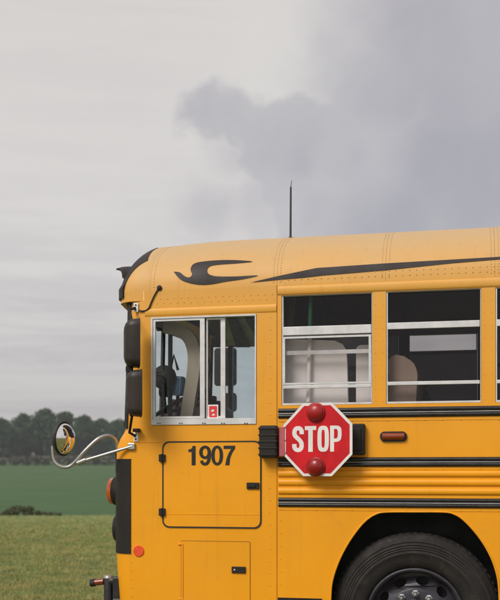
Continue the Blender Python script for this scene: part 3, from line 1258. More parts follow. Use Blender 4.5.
# --- wheels
def wheel(cx, near=True):
    R = 0.523
    cz = R
    y0 = 0.055
    t = MB()
    prof = [(0.30, y0 + .10), (0.302, y0 + .035), (0.318, y0 + .018), (0.335, y0 + .010), (0.36, y0 + .003), (0.39, y0 + .001),
            (0.395, y0 - .003), (0.402, y0 - .003), (0.407, y0 + .001), (0.416, y0 + .0015), (0.417, y0 - .001), (0.420, y0 - .001), (0.421, y0 + .002), (0.430, y0 + .0025), (0.431, y0), (0.434, y0), (0.435, y0 + .003), (0.445, y0 + .004), (0.446, y0 + .001), (0.450, y0 + .0015), (0.451, y0 + .005), (0.462, y0 + .008), (0.466, y0 + .004),
            (0.474, y0 + .005), (0.478, y0 + .012), (0.497, y0 + .020), (0.510, y0 + .030), (0.516, y0 + .040), (0.520, y0 + .05), (R, y0 + .075)]
    for i in range(4):
        ya = y0 + .085 + i * .036
        prof += [(R, ya), (R - .014, ya + .002), (R - .014, ya + .010), (R, ya + .012)]
    prof += [(R - .01, y0 + .25), (0.48, y0 + .27), (0.40, y0 + .28), (0.30, y0 + .26)]
    t.lathe(prof, (cx, 0, cz), 'y', 96)
    # shoulder lugs
    for k in range(72):
        a = 2 * PI * k / 72
        M = Matrix.Translation((cx, 0, cz)) @ Matrix.Rotation(-a, 4, 'Y')
        t.box(R - .020, R + .001, y0 + .043, y0 + .078, -0.011, 0.011, 0, M)
    WH = t.build('wheel', 'tyre_rubber', BUS)
    r = MB()
    r.lathe([(0.300, y0 + .045), (0.304, y0 + .024), (0.298, y0 + .016), (0.286, y0 + .020), (0.278, y0 + .036), (0.270, y0 + .075)], (cx, 0, cz), 'y', 72)
    # disc with oval hand holes
    outer = ell(0, 0, .272, .272, 72)
    holes = []
    for k in range(10):
        a = 2 * PI * k / 10 + .12
        hx, hz = .222 * math.cos(a), .222 * math.sin(a)
        holes.append([(hx + math.cos(a) * .026 * math.cos(b) - math.sin(a) * .040 * math.sin(b),
                       hz + math.sin(a) * .026 * math.cos(b) + math.cos(a) * .040 * math.sin(b)) for b in [2 * PI * i / 16 for i in range(16)]])

    def dish(v):
        rr = math.hypot(v.x, v.z)
        return Vector((cx + v.x, v.y + 0.10 * smooth01((rr - .17) / .10) * 0.6, cz + v.z))
    r.plate([outer] + holes + [ell(0, 0, .175, .175, 48)], y0 + .055, y0 + .066, dish)
    r.lathe([(.175, y0 + .056), (.16, y0 + .050), (.105, y0 + .050)], (cx, 0, cz), 'y', 48)
    r.build('rim', 'rim_paint', WH)
    h = MB()
    h.lathe([(.11, y0 + .06), (.108, y0 + .005), (.100, y0 - .012), (.085, y0 - .018), (.06, y0 - .020), (.0, y0 - .022)], (cx, 0, cz), 'y', 32)
    h.build('hub', 'dark_steel', WH)
    for k in range(10):
        a = 2 * PI * k / 10 + .30
        nx, nz = cx + .142 * math.cos(a), cz + .142 * math.sin(a)
        nb_ = MB()
        nb_.lathe([(.023, y0 + .050), (.023, y0 + .044), (.018, y0 + .042), (.018, y0 + .016), (.014, y0 + .012)], (nx, 0, nz), 'y', 6, False)
        nb_.lathe([(.010, y0 + .013), (.010, y0 - .004), (.0, y0 - .006)], (nx, 0, nz), 'y', 8, False)
        nb_.build('lug_nut', 'steel_grey', WH)
    back = MB()
    back.lathe([(.27, y0 + .16), (.10, y0 + .17), (0, y0 + .17)], (cx, 0, cz), 'y', 32)
    back.build('brake_drum', 'rubber', WH)


wheel(WHX)
wheel(RWX)
for cx in (WHX, RWX):
    t = MB()
    t.lathe([(.28, 2.1), (.48, 2.09), (.523, 2.13), (.523, 2.31), (.48, 2.35), (.28, 2.33), (.1, 2.28), (0, 2.28)], (cx, 0, .523), 'y', 48)
    t.build('wheel', 'tyre_rubber', BUS)

# --- skirt edge trim (black line low between door and wheel)
mb = MB()
mb.box(SEAM + .006, X(322), -0.006, 0.0, Zz(300, 602), Zz(300, 598))
mb.build('skirt_trim', 'rail_black', BUS)


# --- drip mouldings
def half_round(mb_, x0, x1, z0, z1, proud, n=8, y=0.0):
    zc, hz = (z0 + z1) / 2, (z1 - z0) / 2
    prof = [(y - proud * math.sin(PI * i / n), zc - hz * math.cos(PI * i / n)) for i in range(n + 1)]
    mb_.grid([[(xx_, p[0], p[1]) for p in prof] for xx_ in (x0, x1)], True, flip=True)
    for xx_ in (x0, x1):
        mb_.add([(xx_, p[0], p[1]) for p in prof], [tuple(range(len(prof)))])


mb = MB()
half_round(mb, XS0 + .003, SEAM - .004, 2.432, 2.482, 0.006)
mb.build('drip_moulding', 'bus_yellow', BUS)
mb = MB()
half_round(mb, SEAM + .004, XEND, 2.538, 2.594, 0.008)
mb.build('drip_moulding', 'bus_yellow', BUS)

# --- rub rails: black double rail with a grey ridge, its highlight put into the colour
for pa, pb in ((408.5, 418.5), (457.5, 467), (497.5, 507)):
    z1, z0 = Zz(290, pa), Zz(290, pb)
    m_ = MB()
    h = z1 - z0
    half_round(m_, SEAM + .010, XEND - .02, z0, z0 + h * .46, 0.016)
    half_round(m_, SEAM + .010, XEND - .02, z1 - h * .46, z1, 0.016)
    m_.box(SEAM + .010, XEND - .02, -0.006, 0, z0 + h * .44, z1 - h * .44)
    RR = m_.build('rub_rail', 'rail_black', BUS)
    w = MB()
    half_round(w, SEAM + .012, XEND - .022, z0 + h * .42, z0 + h * .55, 0.006, 6, -0.006)
    w.build('rail_insert', 'rail_highlight', RR)
    fl_ = MB()
    fl_.box(SEAM + .010, XEND - .02, -0.0025, 0, z0 - 0.020, z0 - .001)
    fl_.build('rail_flange', 'bus_yellow', RR)
# corrugated yellow section
zt, zb_ = Zz(300, 470), Zz(300, 496)
for k in range(3):
    a = zt - (zt - zb_) * (k + .06) / 3
    b = zt - (zt - zb_) * (k + .82) / 3
    m_ = MB()
    half_round(m_, SEAM + .010, XEND - .02, b, a, 0.012)
    m_.build('corrugation', 'bus_yellow', BUS)

# --- rivets (too small to pick apart: joined)
rv = MB()


def rivet(p, nrm, r=0.0045, h=0.0028):
    nrm = Vector(nrm).normalized()
    a = nrm.orthogonal().normalized()
    b = nrm.cross(a)
    p = Vector(p)
    vs = [p + (a * math.cos(2 * PI * i / 8) + b * math.sin(2 * PI * i / 8)) * r for i in range(8)]
    vs += [p + nrm * h * .75 + (a * math.cos(2 * PI * i / 8) + b * math.sin(2 * PI * i / 8)) * r * .65 for i in range(8)]
    vs.append(p + nrm * h)
    fs = [(i, (i + 1) % 8, 8 + (i + 1) % 8, 8 + i) for i in range(8)] + [(8 + i, 8 + (i + 1) % 8, 16) for i in range(8)]
    rv.add(vs, fs, True)


def rivets_line(a, b, step, jitter=0.0):
    a, b = Vector(a), Vector(b)
    n = int((b - a).length / step)
    for i in range(n + 1):
        rivet(a.lerp(b, i / max(n, 1)), (0, -1, 0))


rivets_line((X(131.5), 0, 0.5), (X(131.5), 0, 1.62), 0.055)
rivets_line((X(270), 0, 0.55), (X(270), 0, 2.40), 0.075)
rivets_line((X(280.5), 0, 0.55), (X(280.5), 0, 1.20), 0.075)
rivets_line((XS0 + .04, 0, 2.515), (SEAM - .02, 0, 2.515), 0.045)
rivets_line((XS0 + .06, 0, 2.545), (SEAM - .03, 0, 2.545), 0.045)
rivets_line((X(157), 0, Zz(157, 442)), (X(133), 0, Zz(157, 442)), 0.06)
for pa in (421.5, 469.2, 509.5):
    zz = Zz(290, pa)
    rivets_line((SEAM + .03, -0.0025, zz), (XEND - .1, -0.0025, zz), 0.11)
for w0, w1 in win[:6]:
    for z in [1.86 + .075 * i for i in range(9)]:
        rivet((w1 + .018, 0, z), (0, -1, 0), .0035, .002)
        rivet((w1 + .062, 0, z), (0, -1, 0), .0035, .002)
    rivet((w1 + .04, 0, 1.80), (0, -1, 0))


def roof_n(p, q, a):
    n = (q - p).cross(Vector((1, 0, 0)))
    if n.dot(p - Vector((p.x, 1.2, 2.3))) < 0:
        n = -n
    return n


for k, sx in enumerate(xs[:8]):
    for d in (-.022, .022):
        if k == 0 and d < 0:
            continue
        ph = 0.03
        while ph < 1.7:
            p, q = roof_pt(sx + d, ph, False), roof_pt(sx + d, ph + .02, False)
            rivet(p, roof_n(p, q, 0), .0042, .0025)
            ph += 0.032
for i in range(160):
    xx_ = SEAM + .03 + i * .042
    for zz_ in (0.030, 0.062):
        ph = 0.001
        p = None
        for j in range(60):
            ph = 0.004 * (j + 1)
            p = roof_pt(xx_, ph, False)
            if p.z > ZB + zz_:
                break
        q = roof_pt(xx_, ph + .02, False)
        rivet(p, roof_n(p, q, 0), .0045, .003)
rv.build('rivets', 'rivet_yellow', BUS, 'stuff')

# --- decals projected on the roof: black stripe and the bird
bvh_v, bvh_f = [], []


def add_bvh(obj):
    o_ = len(bvh_v)
    off_ = Vector(BUS.location) * 0
    bvh_v.extend([v.co.copy() for v in obj.data.vertices])
    bvh_f.extend([[i + o_ for i in p.vertices] for p in obj.data.polygons])


tmp = MB()
tmp.grid([[roof_pt(a, ph, False) for ph in [PI * i / 400 for i in range(201)]] for a in [XR + (SEAM - XR) * q / 12 for q in range(12)] + [SEAM, XEND]], True)
for p_ in (tmp,):
    bvh_v.extend([Vector(v) for v in p_.v])
    bvh_f.extend([list(f) for f in p_.f])
o_ = len(bvh_v)
bvh_v.extend([Vector(v) for v in cp.v])
bvh_f.extend([[i + o_ for i in f] for f in cp.f])
o_ = len(bvh_v)
bvh_v.extend([Vector((-2, 0, 1)), Vector((9, 0, 1)), Vector((9, 0, ZB)), Vector((-2, 0, ZB))])
bvh_f.append([o_, o_ + 1, o_ + 2, o_ + 3])
BVH = BVHTree.FromPolygons(bvh_v, bvh_f)


def on_roof(px, py, off_=0.003):
    d = (FWD + RIGHT * ((px - 250) / FPX) + UP * ((474 - py) / FPX)).normalized()
    loc, nrm, idx, dd = BVH.ray_cast(CAM, d)
    if loc is None:
        return None
    if nrm.dot(d) > 0:
        nrm = -nrm
    return loc + nrm * off_


def decal(name, loop, m, off_=0.003, maxe=3.0):
    bm = bmesh.new()
    vs = [bm.verts.new((p[0], p[1], 0)) for p in loop]
    tr = tessellate_polygon([[Vector((p[0], p[1], 0)) for p in loop]])
    for t in tr:
        try:
            bm.faces.new([vs[i] for i in t])
        except ValueError:
            pass
    for it in range(6):
        es = [e for e in bm.edges if e.calc_length() > maxe]
        if not es:
            break
        bmesh.ops.subdivide_edges(bm, edges=es, cuts=1, use_grid_fill=False)
        bmesh.ops.triangulate(bm, faces=[f for f in bm.faces if len(f.verts) > 3])
    bm.verts.index_update()
    pts = [on_roof(v.co.x, v.co.y, off_) for v in bm.verts]
    b = MB()
    b.add(pts, [[v.index for v in f.verts] for f in bm.faces], True)
    bm.free()
    return b.build(name, m, BUS)


z1 = lambda q: (100 + q[0] * .36, 220 + q[1] * .36)
z2 = lambda q: (260 + q[0] * .48, 200 + q[1] * .48)
bird = [(205, 144), (222, 146), (235, 156), (246, 160), (254, 156), (256, 150), (252, 140), (254, 130), (262, 122), (280, 117), (320, 113), (370, 112), (425, 116),
        (380, 121), (335, 124), (308, 128), (299, 136), (299, 146), (307, 153), (328, 157), (380, 157), (440, 154),
        (400, 164), (350, 171), (312, 178), (282, 180), (252, 176), (228, 168), (214, 156)]
bl2 = [tuple(p[:2]) for p in catmull([(q[0], q[1], 0) for q in [z1(b_) for b_ in bird]], 3)]
decal('bird_emblem', bl2, 'decal_black')
stripe = [(-20, 172), (45, 157), (118, 142), (260, 132.5), (400, 124.5), (520, 117.5), (520, 122), (400, 132), (260, 146.5), (130, 157.5), (90, 162), (40, 166), (0, 170)]
decal('roof_stripe', [z2(q) for q in stripe], 'decal_black', 0.003, 6.0)

# --- antenna
pa, pb = P(290.5, 240, 0.75), P(290.8, 187, 0.75)
an = MB()
an.tube([(pa.x, .75, pa.z - .08), (pa.x, .75, pa.z + .02)], 0.016, 8)
an.tube([(pa.x, .75, pa.z), (pb.x, .75, pb.z)], [0.008, 0.0065], 8)
an.tube([(pb.x, .75, pb.z), (pb.x + .006, .75, pb.z + .045)], [0.003, 0.002], 6)
an.build('antenna', 'antenna_black', BUS)

# --- driver's window
fx0, fx1, fz0, fz1 = DW
fr = MB()
fr.plate([rect(fx0 + .002, fx1 - .002, fz0 + .002, fz1 - .002), rect(fx0 + .012, fx1 - .010, fz0 + .040, fz1 - .012)], -0.006, 0.05)
DWN = fr.build('driver_window', 'aluminium', BUS)


def sash(name, px0, px1, y0, y1, wl_, wr, wt_, wb, parent, zlo=None, zhi=None, m='aluminium'):
    a, b = X(px0), X(px1)
    lo, hi = zlo or fz0 + .042, zhi or fz1 - .014
    s = MB()
    s.plate([rect(a, b, lo, hi), rect(a + wl_, b - wr, lo + wb, hi - wt_)], y0, y1)
    return s.build(name, m, parent), (a + wl_, b - wr, lo + wb, hi - wt_)


S1, g1 = sash('sliding_sash', 153, 204.5, 0.000, 0.016, .016, .030, .014, .014, DWN)
g = MB()
g.box(g1[0] - .004, g1[1] + .004, .007, .010, g1[2] - .004, g1[3] + .004)
g.build('front_pane', 'glass_clear', DWN)
S2, g2 = sash('rear_sash', 205.5, 224.5, 0.018, 0.034, .010, .030, .012, .014, DWN)
g = MB()
g.box(g2[0] - .004, g2[1] + .004, .025, .028, g2[2] - .004, g2[3] + .004)
g.build('middle_pane', 'glass_clear', DWN)
g = MB()
g.box(X(224.5), fx1 - .008, .038, .041, fz0 + .038, fz1 - .010)
g.build('rear_pane', 'glass_clear', DWN)
sk = MB()
a, b = P(207, 404), P(218, 419)
sk.box(X(207.5), X(217.5), .0155, .0235, Zz(212, 418.5), Zz(212, 404.5))
SK = sk.build('window_sticker', 'print_white', DWN)
sk = MB()
sx_, sz_ = X(212.5), Zz(212, 411.5)
sk.plate([rrect(sx_ - .026, sx_ + .026, sz_ - .036, sz_ + .036, .006),
          [(sx_ - .016, sz_ + .006), (sx_ - .004, sz_ + .018), (sx_ + .010, sz_ + .010), (sx_ + .004, sz_ + .002), (sx_ - .008, sz_ - .002)],
          [(sx_ - .014, sz_ - .022), (sx_ + .002, sz_ - .010), (sx_ + .016, sz_ - .020), (sx_ + .004, sz_ - .026)]], .0135, .015)
sk.build('sticker_print', 'sticker_red', SK) if False else sk.build('sticker_print', 'sticker_red', DWN)
bolt = MB()
for px in (158, 180, 203, 222, 245):
    for d in (0, 2.3):
        c = P(px + d, 423.3)
        bolt.lathe([(.0045, -.006), (.004, -.009), (0, -.010)], (c.x, 0, c.z), 'y', 8)
bolt.build('sill_screws', 'dark_steel', DWN, 'stuff')

# --- passenger windows
for i, (w0, w1) in enumerate(win):
    f = MB()
    f.plate([rect(w0 + .002, w1 - .002, WZ0 + .002, WZ1 - .002), rect(w0 + .010, w1 - .006, WZ0 + .014, WZ1 - .004)], 0.006, 0.05)
    PW = f.build('passenger_window', 'aluminium', BUS)
    if i == 0:
        zr1, zr0, zs1, zs0, zq = Zz(330, 325.5), Zz(330, 334), Zz(330, 335.5), Zz(330, 384), Zz(330, 386)
    else:
        k = 430
        zr1, zr0, zs1, zs0, zq = Zz(k, 321.5), Zz(k, 328), Zz(k, 328), Zz(k, 381), Zz(k, 384.5)
    r = MB()
    r.box(w0 + .010, w1 - .009, .002, .030, zr0, zr1, .002)
    r.build('meeting_rail', 'aluminium', PW)
    u = MB()
    u.box(w0 + .008, w1 - .007, .034, .037, zr0 + .01, WZ1 - .003)
    u.build('upper_pane', 'glass_tint', PW)
    if i == 0:
        s = MB()
        s.plate([rect(w0 + .010, w1 - .009, zs0, zs1), rect(w0 + .022, w1 - .024, zs0 + .012, zs1 - .012)], 0.000, 0.016)
        s.build('lower_sash', 'aluminium', PW)
        s = MB()
        s.box(w0 + .024, w1 - .026, .022, .030, Zz(330, 353.5), Zz(330, 349.5))
        s.build('inner_rail', 'aluminium', PW)
        b = MB()
        b.box(w0 + .010, w1 - .009, .003, .026, zs0 - .024, zs0 - .004, .002)
        b.build('lower_rail', 'aluminium', PW)
    else:
        b = MB()
        b.box(w0 + .010, w1 - .009, .003, .026, zq, zs0, .002)
        b.build('lower_rail', 'aluminium', PW)
    p = MB()
    p.box(w0 + .010, w1 - .009, .0085 if i == 0 else .012, .0115 if i == 0 else .015, WZ0 + .012, zr0 + .004)
    p.build('lower_pane', 'glass_lower' if i == 0 else 'glass_mid', PW)
    # far side
    f = MB()
    f.plate([rect(w0 + .002, w1 - .002, WZ0 + .002, FZ1 - .002), rect(w0 + .012, w1 - .010, WZ0 + .016, FZ1 - .006)], W2 - .05, W2 - .006)
    f.box(w0 + .010, w1 - .009, W2 - .03, W2 - .006, 2.42 if i == 1 else 2.30, 2.45 if i == 1 else 2.34)
    FW = f.build('far_window', 'black_paint', BUS)
    p = MB()
    p.box(w0 + .010, w1 - .009, W2 - .02, W2 - .017, WZ0 + .012, 2.43 if i == 1 else FZ1 - .004)
    p.build('pane', 'glass_far', FW)

# --- compartment doors
def compartment(px0, px1, py0, py1, rad, gw, name, gm_):
    a, b = X(px0), X(px1)
    z0, z1_ = Zz((px0 + px1) / 2, py1), Zz((px0 + px1) / 2, py0)
    d = MB()
    d.plate([rrect(a + .008, b - .008, z0 + .008, z1_ - .008, max(rad - .008, .004))], -0.004, -.0005)
    D_ = d.build(name, 'bus_yellow', BUS)
    g_ = MB()
    g_.plate([rrect(a, b, z0, z1_, rad), rrect(a + gw, b - gw, z0 + gw, z1_ - gw, rad - gw * .6)], -0.006, -.0007)
    g_.build('door_gasket', gm_, D_)
    return D_


UD = compartment(162.5, 261.5, 441, 528, .045, .0085, 'compartment_door', 'rubber')
for py in (458, 512):
    h = MB()
    c = P(162.8, py)
    h.box(c.x - .022, c.x + .020, -.020, -.001, c.z - .024, c.z + .024, .004)
    h.tube([(c.x - .001, -.021, c.z - .026), (c.x - .001, -.021, c.z + .026)], .006, 8)
    h.build('hinge', 'black_plastic', UD)
h = MB()
h.box(X(247), X(259.5), -.016, -.004, Zz(250, 489), Zz(250, 482.5), .004)
h.box(X(249), X(256), -.022, -.015, Zz(250, 487.3), Zz(250, 484.2), .002)
h.build('latch', 'black_plastic', UD)
h = MB()
h.box(X(165), X(259), -.0058, -.0038, Zz(212, 514.6), Zz(212, 514.0))
h.build('pressed_line', 'bus_yellow', UD)

LD = MB()
a, b = X(181.5), X(250)
z0, z1_ = 0.56, Zz(215, 541.5)
LD.plate([rrect(a, b, z0 - .03, z1_, .008)], -.0045, -.0005)
LDo = LD.build('lower_compartment_door', 'bus_yellow', BUS)
ln = MB()
ln.plate([rrect(a - .003, b + .003, z0 - .033, z1_ + .003, .010), rrect(a - .0005, b + .0005, z0 - .0305, z1_ + .0005, .008)], -.0012, -.0004)
ln.build('door_gap', 'rubber', LDo)
ln = MB()
ln.tube([(X(183), -.006, Zz(183, 597)), (X(183), -.006, Zz(183, 544))], .004, 6)
ln.build('hinge_pin', 'bus_yellow', LDo)
h = MB()
h.box(X(232), X(246), -.014, -.0045, Zz(240, 573), Zz(240, 566.5), .003)
h.build('latch', 'black_plastic', LDo)
h = MB()
c = P(235, 569.8)
h.lathe([(.007, -.014), (.007, -.017), (0, -.018)], (c.x, 0, c.z), 'y', 12)
h.build('key_cylinder', 'bright_steel', LDo)
h = MB()
for py in (544, 599):
    c = P(181.5, py)
    h.box(c.x - .02, c.x + .012, -.008, -.001, c.z - .006, c.z + .006, .002)
h.build('hinge_tabs', 'rivet_yellow', LDo)

sm_ = MB()
sm_.box(X(132.5), X(161), -.0022, -.0003, Zz(147, 442.6), Zz(147, 442.0))
sm_.build('panel_seam', 'rivet_yellow', BUS)
# red round reflector
rf = MB()
c = P(138.8, 551)
rf.lathe([(.036, 0), (.036, -.005), (.034, -.007), (0, -.0071)], (c.x, 0, c.z), 'y', 32, False)
rf.build('side_reflector', 'reflector_red', BUS)

# number 1907
U = Zz(210, 445.8) - Zz(210, 465.2)
nx0, nz0 = X(187.6), Zz(210, 465.2)
GW = 1.14
ADV = (X(235.5) - nx0 - .55 * GW * U) / 3
GL = {
    '1': [[[(0.20, 0), (0.385, 0), (0.385, 1), (0.25, 1), (0.22, .90), (0.17, .84), (0.05, .815), (0.05, .69), (0.20, .69)]]],
    '0': [[ell(.27, .5, .275, .51, 48, 2.2), ell(.27, .5, .115, .37, 40, 2.3)]],
    '9': [[ell(.27, .665, .275, .345, 48, 2.1), ell(.27, .665, .115, .205, 40, 2.1)],
          [ribbon_loop([tuple(p[:2]) for p in catmull([(.468, .66, 0), (.465, .45, 0), (.43, .22, 0), (.35, .09, 0), (.26, .062, 0), (.16, .10, 0), (.095, .24, 0)], 5)], .15)]],
    '7': [[[(.01, 1), (.54, 1), (.54, .86), (.40, .62), (.31, .35), (.275, 0), (.085, 0), (.14, .33), (.24, .62), (.36, .84), (.01, .84)]]],
}
nm = MB()
for i, chh in enumerate('1907'):
    for j, loops in enumerate(GL[chh]):
        nm.plate([[(nx0 + ADV * i + p[0] * GW * U, nz0 + p[1] * U) for p in lp] for lp in loops], -.0062 - .0003 * j, -.0041)
nm.build('bus_number', 'black_paint', UD)

# --- side marker lamp
m_ = MB()
m_.plate([rrect(X(380), X(407), Zz(393, 441.5), Zz(393, 431.5), .028, 6)], -.012, -.0005)
MK = m_.build('marker_lamp', 'rubber', BUS)
m_ = MB()
za, zb2 = Zz(393, 440), Zz(393, 433)
half_round(m_, X(382.5), X(404.5), za, zb2, 0.020, 8, -.012)
m_.build('lamp_lens', 'marker_amber', MK)

# --- stop arm
SY = -0.055
hinge = P(283.3, 440, SY)
PHI = math.radians(12.0)
ex = Vector((math.cos(PHI), -math.sin(PHI), 0))
en = Vector((-math.sin(PHI), -math.cos(PHI), 0))
SW = 0.452
SZ = Zz(317, 439.5, -.1)
SC_ = hinge + ex * (SW / 2)


def sgn(v):
    """plate-space (x = along sign, y = depth, z) to world, centre of the sign at origin"""
    return Vector((SC_.x, SC_.y, SZ)) + ex * v.x + en * (-v.y) + Vector((0, 0, v.z))


def octagon(w, cut=None):
    h_ = w / 2
    c_ = h_ * math.tan(PI / 8)
    return [(h_, -c_), (h_, c_), (c_, h_), (-c_, h_), (-h_, c_), (-h_, -c_), (-c_, -h_), (c_, -h_)]


sb = MB()
sb.plate([octagon(SW)], 0, .004, sgn)
STOP = sb.build('stop_arm', 'sign_white', BUS)
tag(STOP, 'red octagonal stop sign folded against the side of the bus')
sf = MB()
sf.plate([octagon(SW - .034)], -.0008, -.0001, sgn)
sf.build('sign_face', 'sign_red', STOP)
h_ = (262 - 155) / 417 * 100 / 73.0 * SW * 1.0
LW = .432
tot = LW * 4 + .02 * 3
kx = ((355 - 157) * .24 / 66.5 * SW) / (LW * 4 + .045 * 3)
lx0 = -0.5 * SW + (157 - 119) * .24 / 66.5 * SW
lz0 = -h_ / 2 + .004
SG = {
    'S': [[ribbon_loop([tuple(p[:2]) for p in catmull([(.355, .69, 0), (.35, .82, 0), (.29, .905, 0), (.215, .925, 0), (.13, .90, 0), (.08, .80, 0), (.09, .66, 0), (.17, .56, 0), (.27, .46, 0), (.345, .34, 0), (.345, .18, 0), (.29, .095, 0), (.21, .075, 0), (.13, .10, 0), (.08, .18, 0), (.075, .31, 0)], 5)], .165)]],
    'T': [[[(0, 1), (.43, 1), (.43, .845), (.30, .845), (.30, 0), (.13, 0), (.13, .845), (0, .845)]]],
    'O': [[ell(.215, .5, .215, .5, 48, 3.2), ell(.215, .5, .062, .35, 40, 3.4)]],
    'P': [[[(0, 0), (.145, 0), (.145, .37), (.24, .37), (.34, .40), (.405, .48), (.425, .60), (.425, .77), (.405, .90), (.34, .975), (.24, 1), (0, 1)],
           [(.145, .50), (.145, .87), (.22, .87), (.265, .845), (.285, .78), (.285, .60), (.265, .53), (.22, .50)]]],
}
lt = MB()
for i, chh in enumerate('STOP'):
    for loops in SG[chh]:
        lt.plate([[(lx0 + kx * (i * (LW + .045) + p[0]), lz0 + p[1] * h_) for p in lp] for lp in loops], -.0016, -.0009, sgn)
lt.build('stop_lettering', 'sign_white', STOP)
for pz in (0.168, -0.168):
    lc = sgn(Vector((-0.008, -.002, pz)))
    Mr = Matrix.Rotation(-PHI, 4, 'Z')
    lb = MB()
    lb.lathe([(.060, -.001), (.060, -.010), (.055, -.013), (.052, -.013)], lc, 'y', 32, True, Mr)
    LB = lb.build('lamp', 'lamp_red', STOP)
    lb.v, lb.f, lb.sm = [], [], []
    lb.lathe([(.053, -.008)] + [(.053 * math.cos(a), -.013 - .034 * math.sin(a)) for a in [PI / 2 * i / 8 for i in range(9)]], lc, 'y', 32, True, Mr)
    lb.build('lamp_lens', 'lamp_red', STOP)
# brackets
k = MB()
zt_, zb3 = Zz(270, 426), Zz(270, 458)
k.box(X(261.5), X(279), -.085, -.001, zb3, zt_, .012)
for q in range(5):
    zz = zb3 + .02 + q * (zt_ - zb3 - .04) / 4
    k.box(X(260.9), X(279.5), -.088, -.0012, zz - .006, zz + .006, .003)
k.build('hinge_bracket', 'black_plastic', STOP)
k = MB()
k.box(X(279.2, -.06), X(284.5, -.06), -.064, -.040, zb3 + .01, zt_ - .01, .002)
k.build('hinge_leaf', 'hinge_pink', STOP)
k = MB()
k.box(X(346), X(365.5), -.050, -.001, Zz(355, 455), Zz(355, 424), .010)
k.box(X(350), X(362), -.058, -.048, Zz(355, 451), Zz(355, 428), .006)
k.build('rest_bracket', 'black_plastic', STOP)
k = MB()
for dz in (.08, .0, -.08):
    c = sgn(Vector((-SW / 2 + .012, -.001, dz)))
    k.lathe([(.006, -.001), (.005, -.003), (0, -.0035)], c, 'y', 8, True, Matrix.Rotation(-PHI, 4, 'Z'))
k.build('rivets', 'steel_grey', STOP)


# --- flat side mirrors (seen from behind)
def mirror_head(px0, px1, py0, py1, yc, label):
    a, b = X(px0, yc), X(px1, yc)
    z0, z1_ = Zz((px0 + px1) / 2, py1, yc), Zz((px0 + px1) / 2, py0, yc)
    cx, cz = b - .012, (z0 + z1_) / 2
    hw = .095
    hh = (z1_ - z0) / 2
    rot = math.radians(-69)          # face turned to the rear and a little in
    Mx = Matrix.Translation((cx, yc, cz)) @ Matrix.Rotation(rot, 4, 'Z')
    rows_ = []
    lv = [(0.0, 1.0), (-.020, 1.0), (-.045, .95), (-.068, .84), (-.084, .62), (-.092, .35), (-.094, .1)]
    for yy, s_ in lv:
        rows_.append([Mx @ Vector((p[0], yy, p[1])) for p in rrect(-hw * s_, hw * s_, -hh * (s_ * .55 + .45), hh * (s_ * .55 + .45), .045 * s_, 6)])
    for r_ in rows_:
        r_.append(r_[0])
    m = MB()
    m.grid(rows_, True)
    m.add(rows_[-1][:-1], [tuple(range(len(rows_[-1]) - 1))])
    H = m.build('side_mirror', 'mirror_housing', BUS)
    g_ = MB()
    g_.add([Mx @ Vector((p[0], .001, p[1])) for p in rrect(-hw * .94, hw * .94, -hh * .96, hh * .96, .04, 6)], [tuple(range(28))])
    g_.build('mirror_glass', 'chrome', H)
    e_ = MB()
    lp = [Mx @ Vector((p[0] * 1.0, .002, p[1])) for p in rrect(-hw, hw, -hh, hh, .045, 6)]
    e_.tube(lp, .005, 6, closed=True)
    e_.build('mirror_rim', 'rubber', H)
    return H


MH = mirror_head(122.5, 140.5, 320, 367.5, -0.16, '')
ML = mirror_head(125, 142.5, 370.5, 416.5, -0.16, '')
# mirror arms and white hinge plates
ma = MB()
y = -0.14
pa = P(135.5, 308)
pb = P(135.5, 436)
ma.tube([(pa.x, -.004, pa.z), (pa.x - .02, -.06, pa.z - .02), (X(132, y), y, Zz(132, 322, y))], .009, 8)
ma.tube([(X(131, y), y, Zz(131, 322, y)), (X(131, y), y, Zz(131, 416, y))], .010, 8)
ma.tube([(pb.x, -.004, pb.z), (pb.x - .02, -.06, pb.z + .02), (X(132, y), y, Zz(132, 416, y))], .009, 8)
ma.box(X(126.5, -.13), X(133, -.13), -.15, -.12, Zz(130, 372, -.13), Zz(130, 366.5, -.13), .004)
ma.box(X(133.5, -.03), X(139.5, -.03), -.05, -.005, Zz(136, 432, -.03), Zz(136, 428.5, -.03), .004)
ma.build('mirror_arm', 'black_plastic', BUS)
for px, py in ((136.2, 307.5), (136.2, 437)):
    c = P(px, py)
    q = MB()
    q.box(c.x - .016, c.x + .016, -.008, -.0005, c.z - .030, c.z + .030, .003)
    Q = q.build('mirror_hinge_plate', 'print_white', BUS)
    q = MB()
    for d in (.015, -.015):
        q.lathe([(.006, -.008), (.006, -.011), (0, -.012)], (c.x, 0, c.z + d), 'y', 8)
    q.build('bolts', 'dark_steel', Q)
# heater wire and grommet beside the upper hinge
wpts = [P(138.5, 310.5, -.009), P(144, 311, -.006), P(148.5, 308.5, -.006), P(151, 303, -.006)]
w5 = [tuple(p) for p in wpts]
for px, py in ((154, 297), (157, 291.5), (159.3, 288)):
    w5.append(tuple(on_roof(px, py, .006)))
mw = MB()
mw.tube(catmull(w5, 5), .0048, 6)
mw.build('mirror_cable', 'rubber', BUS)
g_ = MB()
c = on_roof(159.6, 288, .002)
g_.lathe([(.017, .006), (.017, -.006), (.010, -.012), (0, -.013)], c, 'y', 16)
g_.build('cable_grommet', 'rubber', BUS)

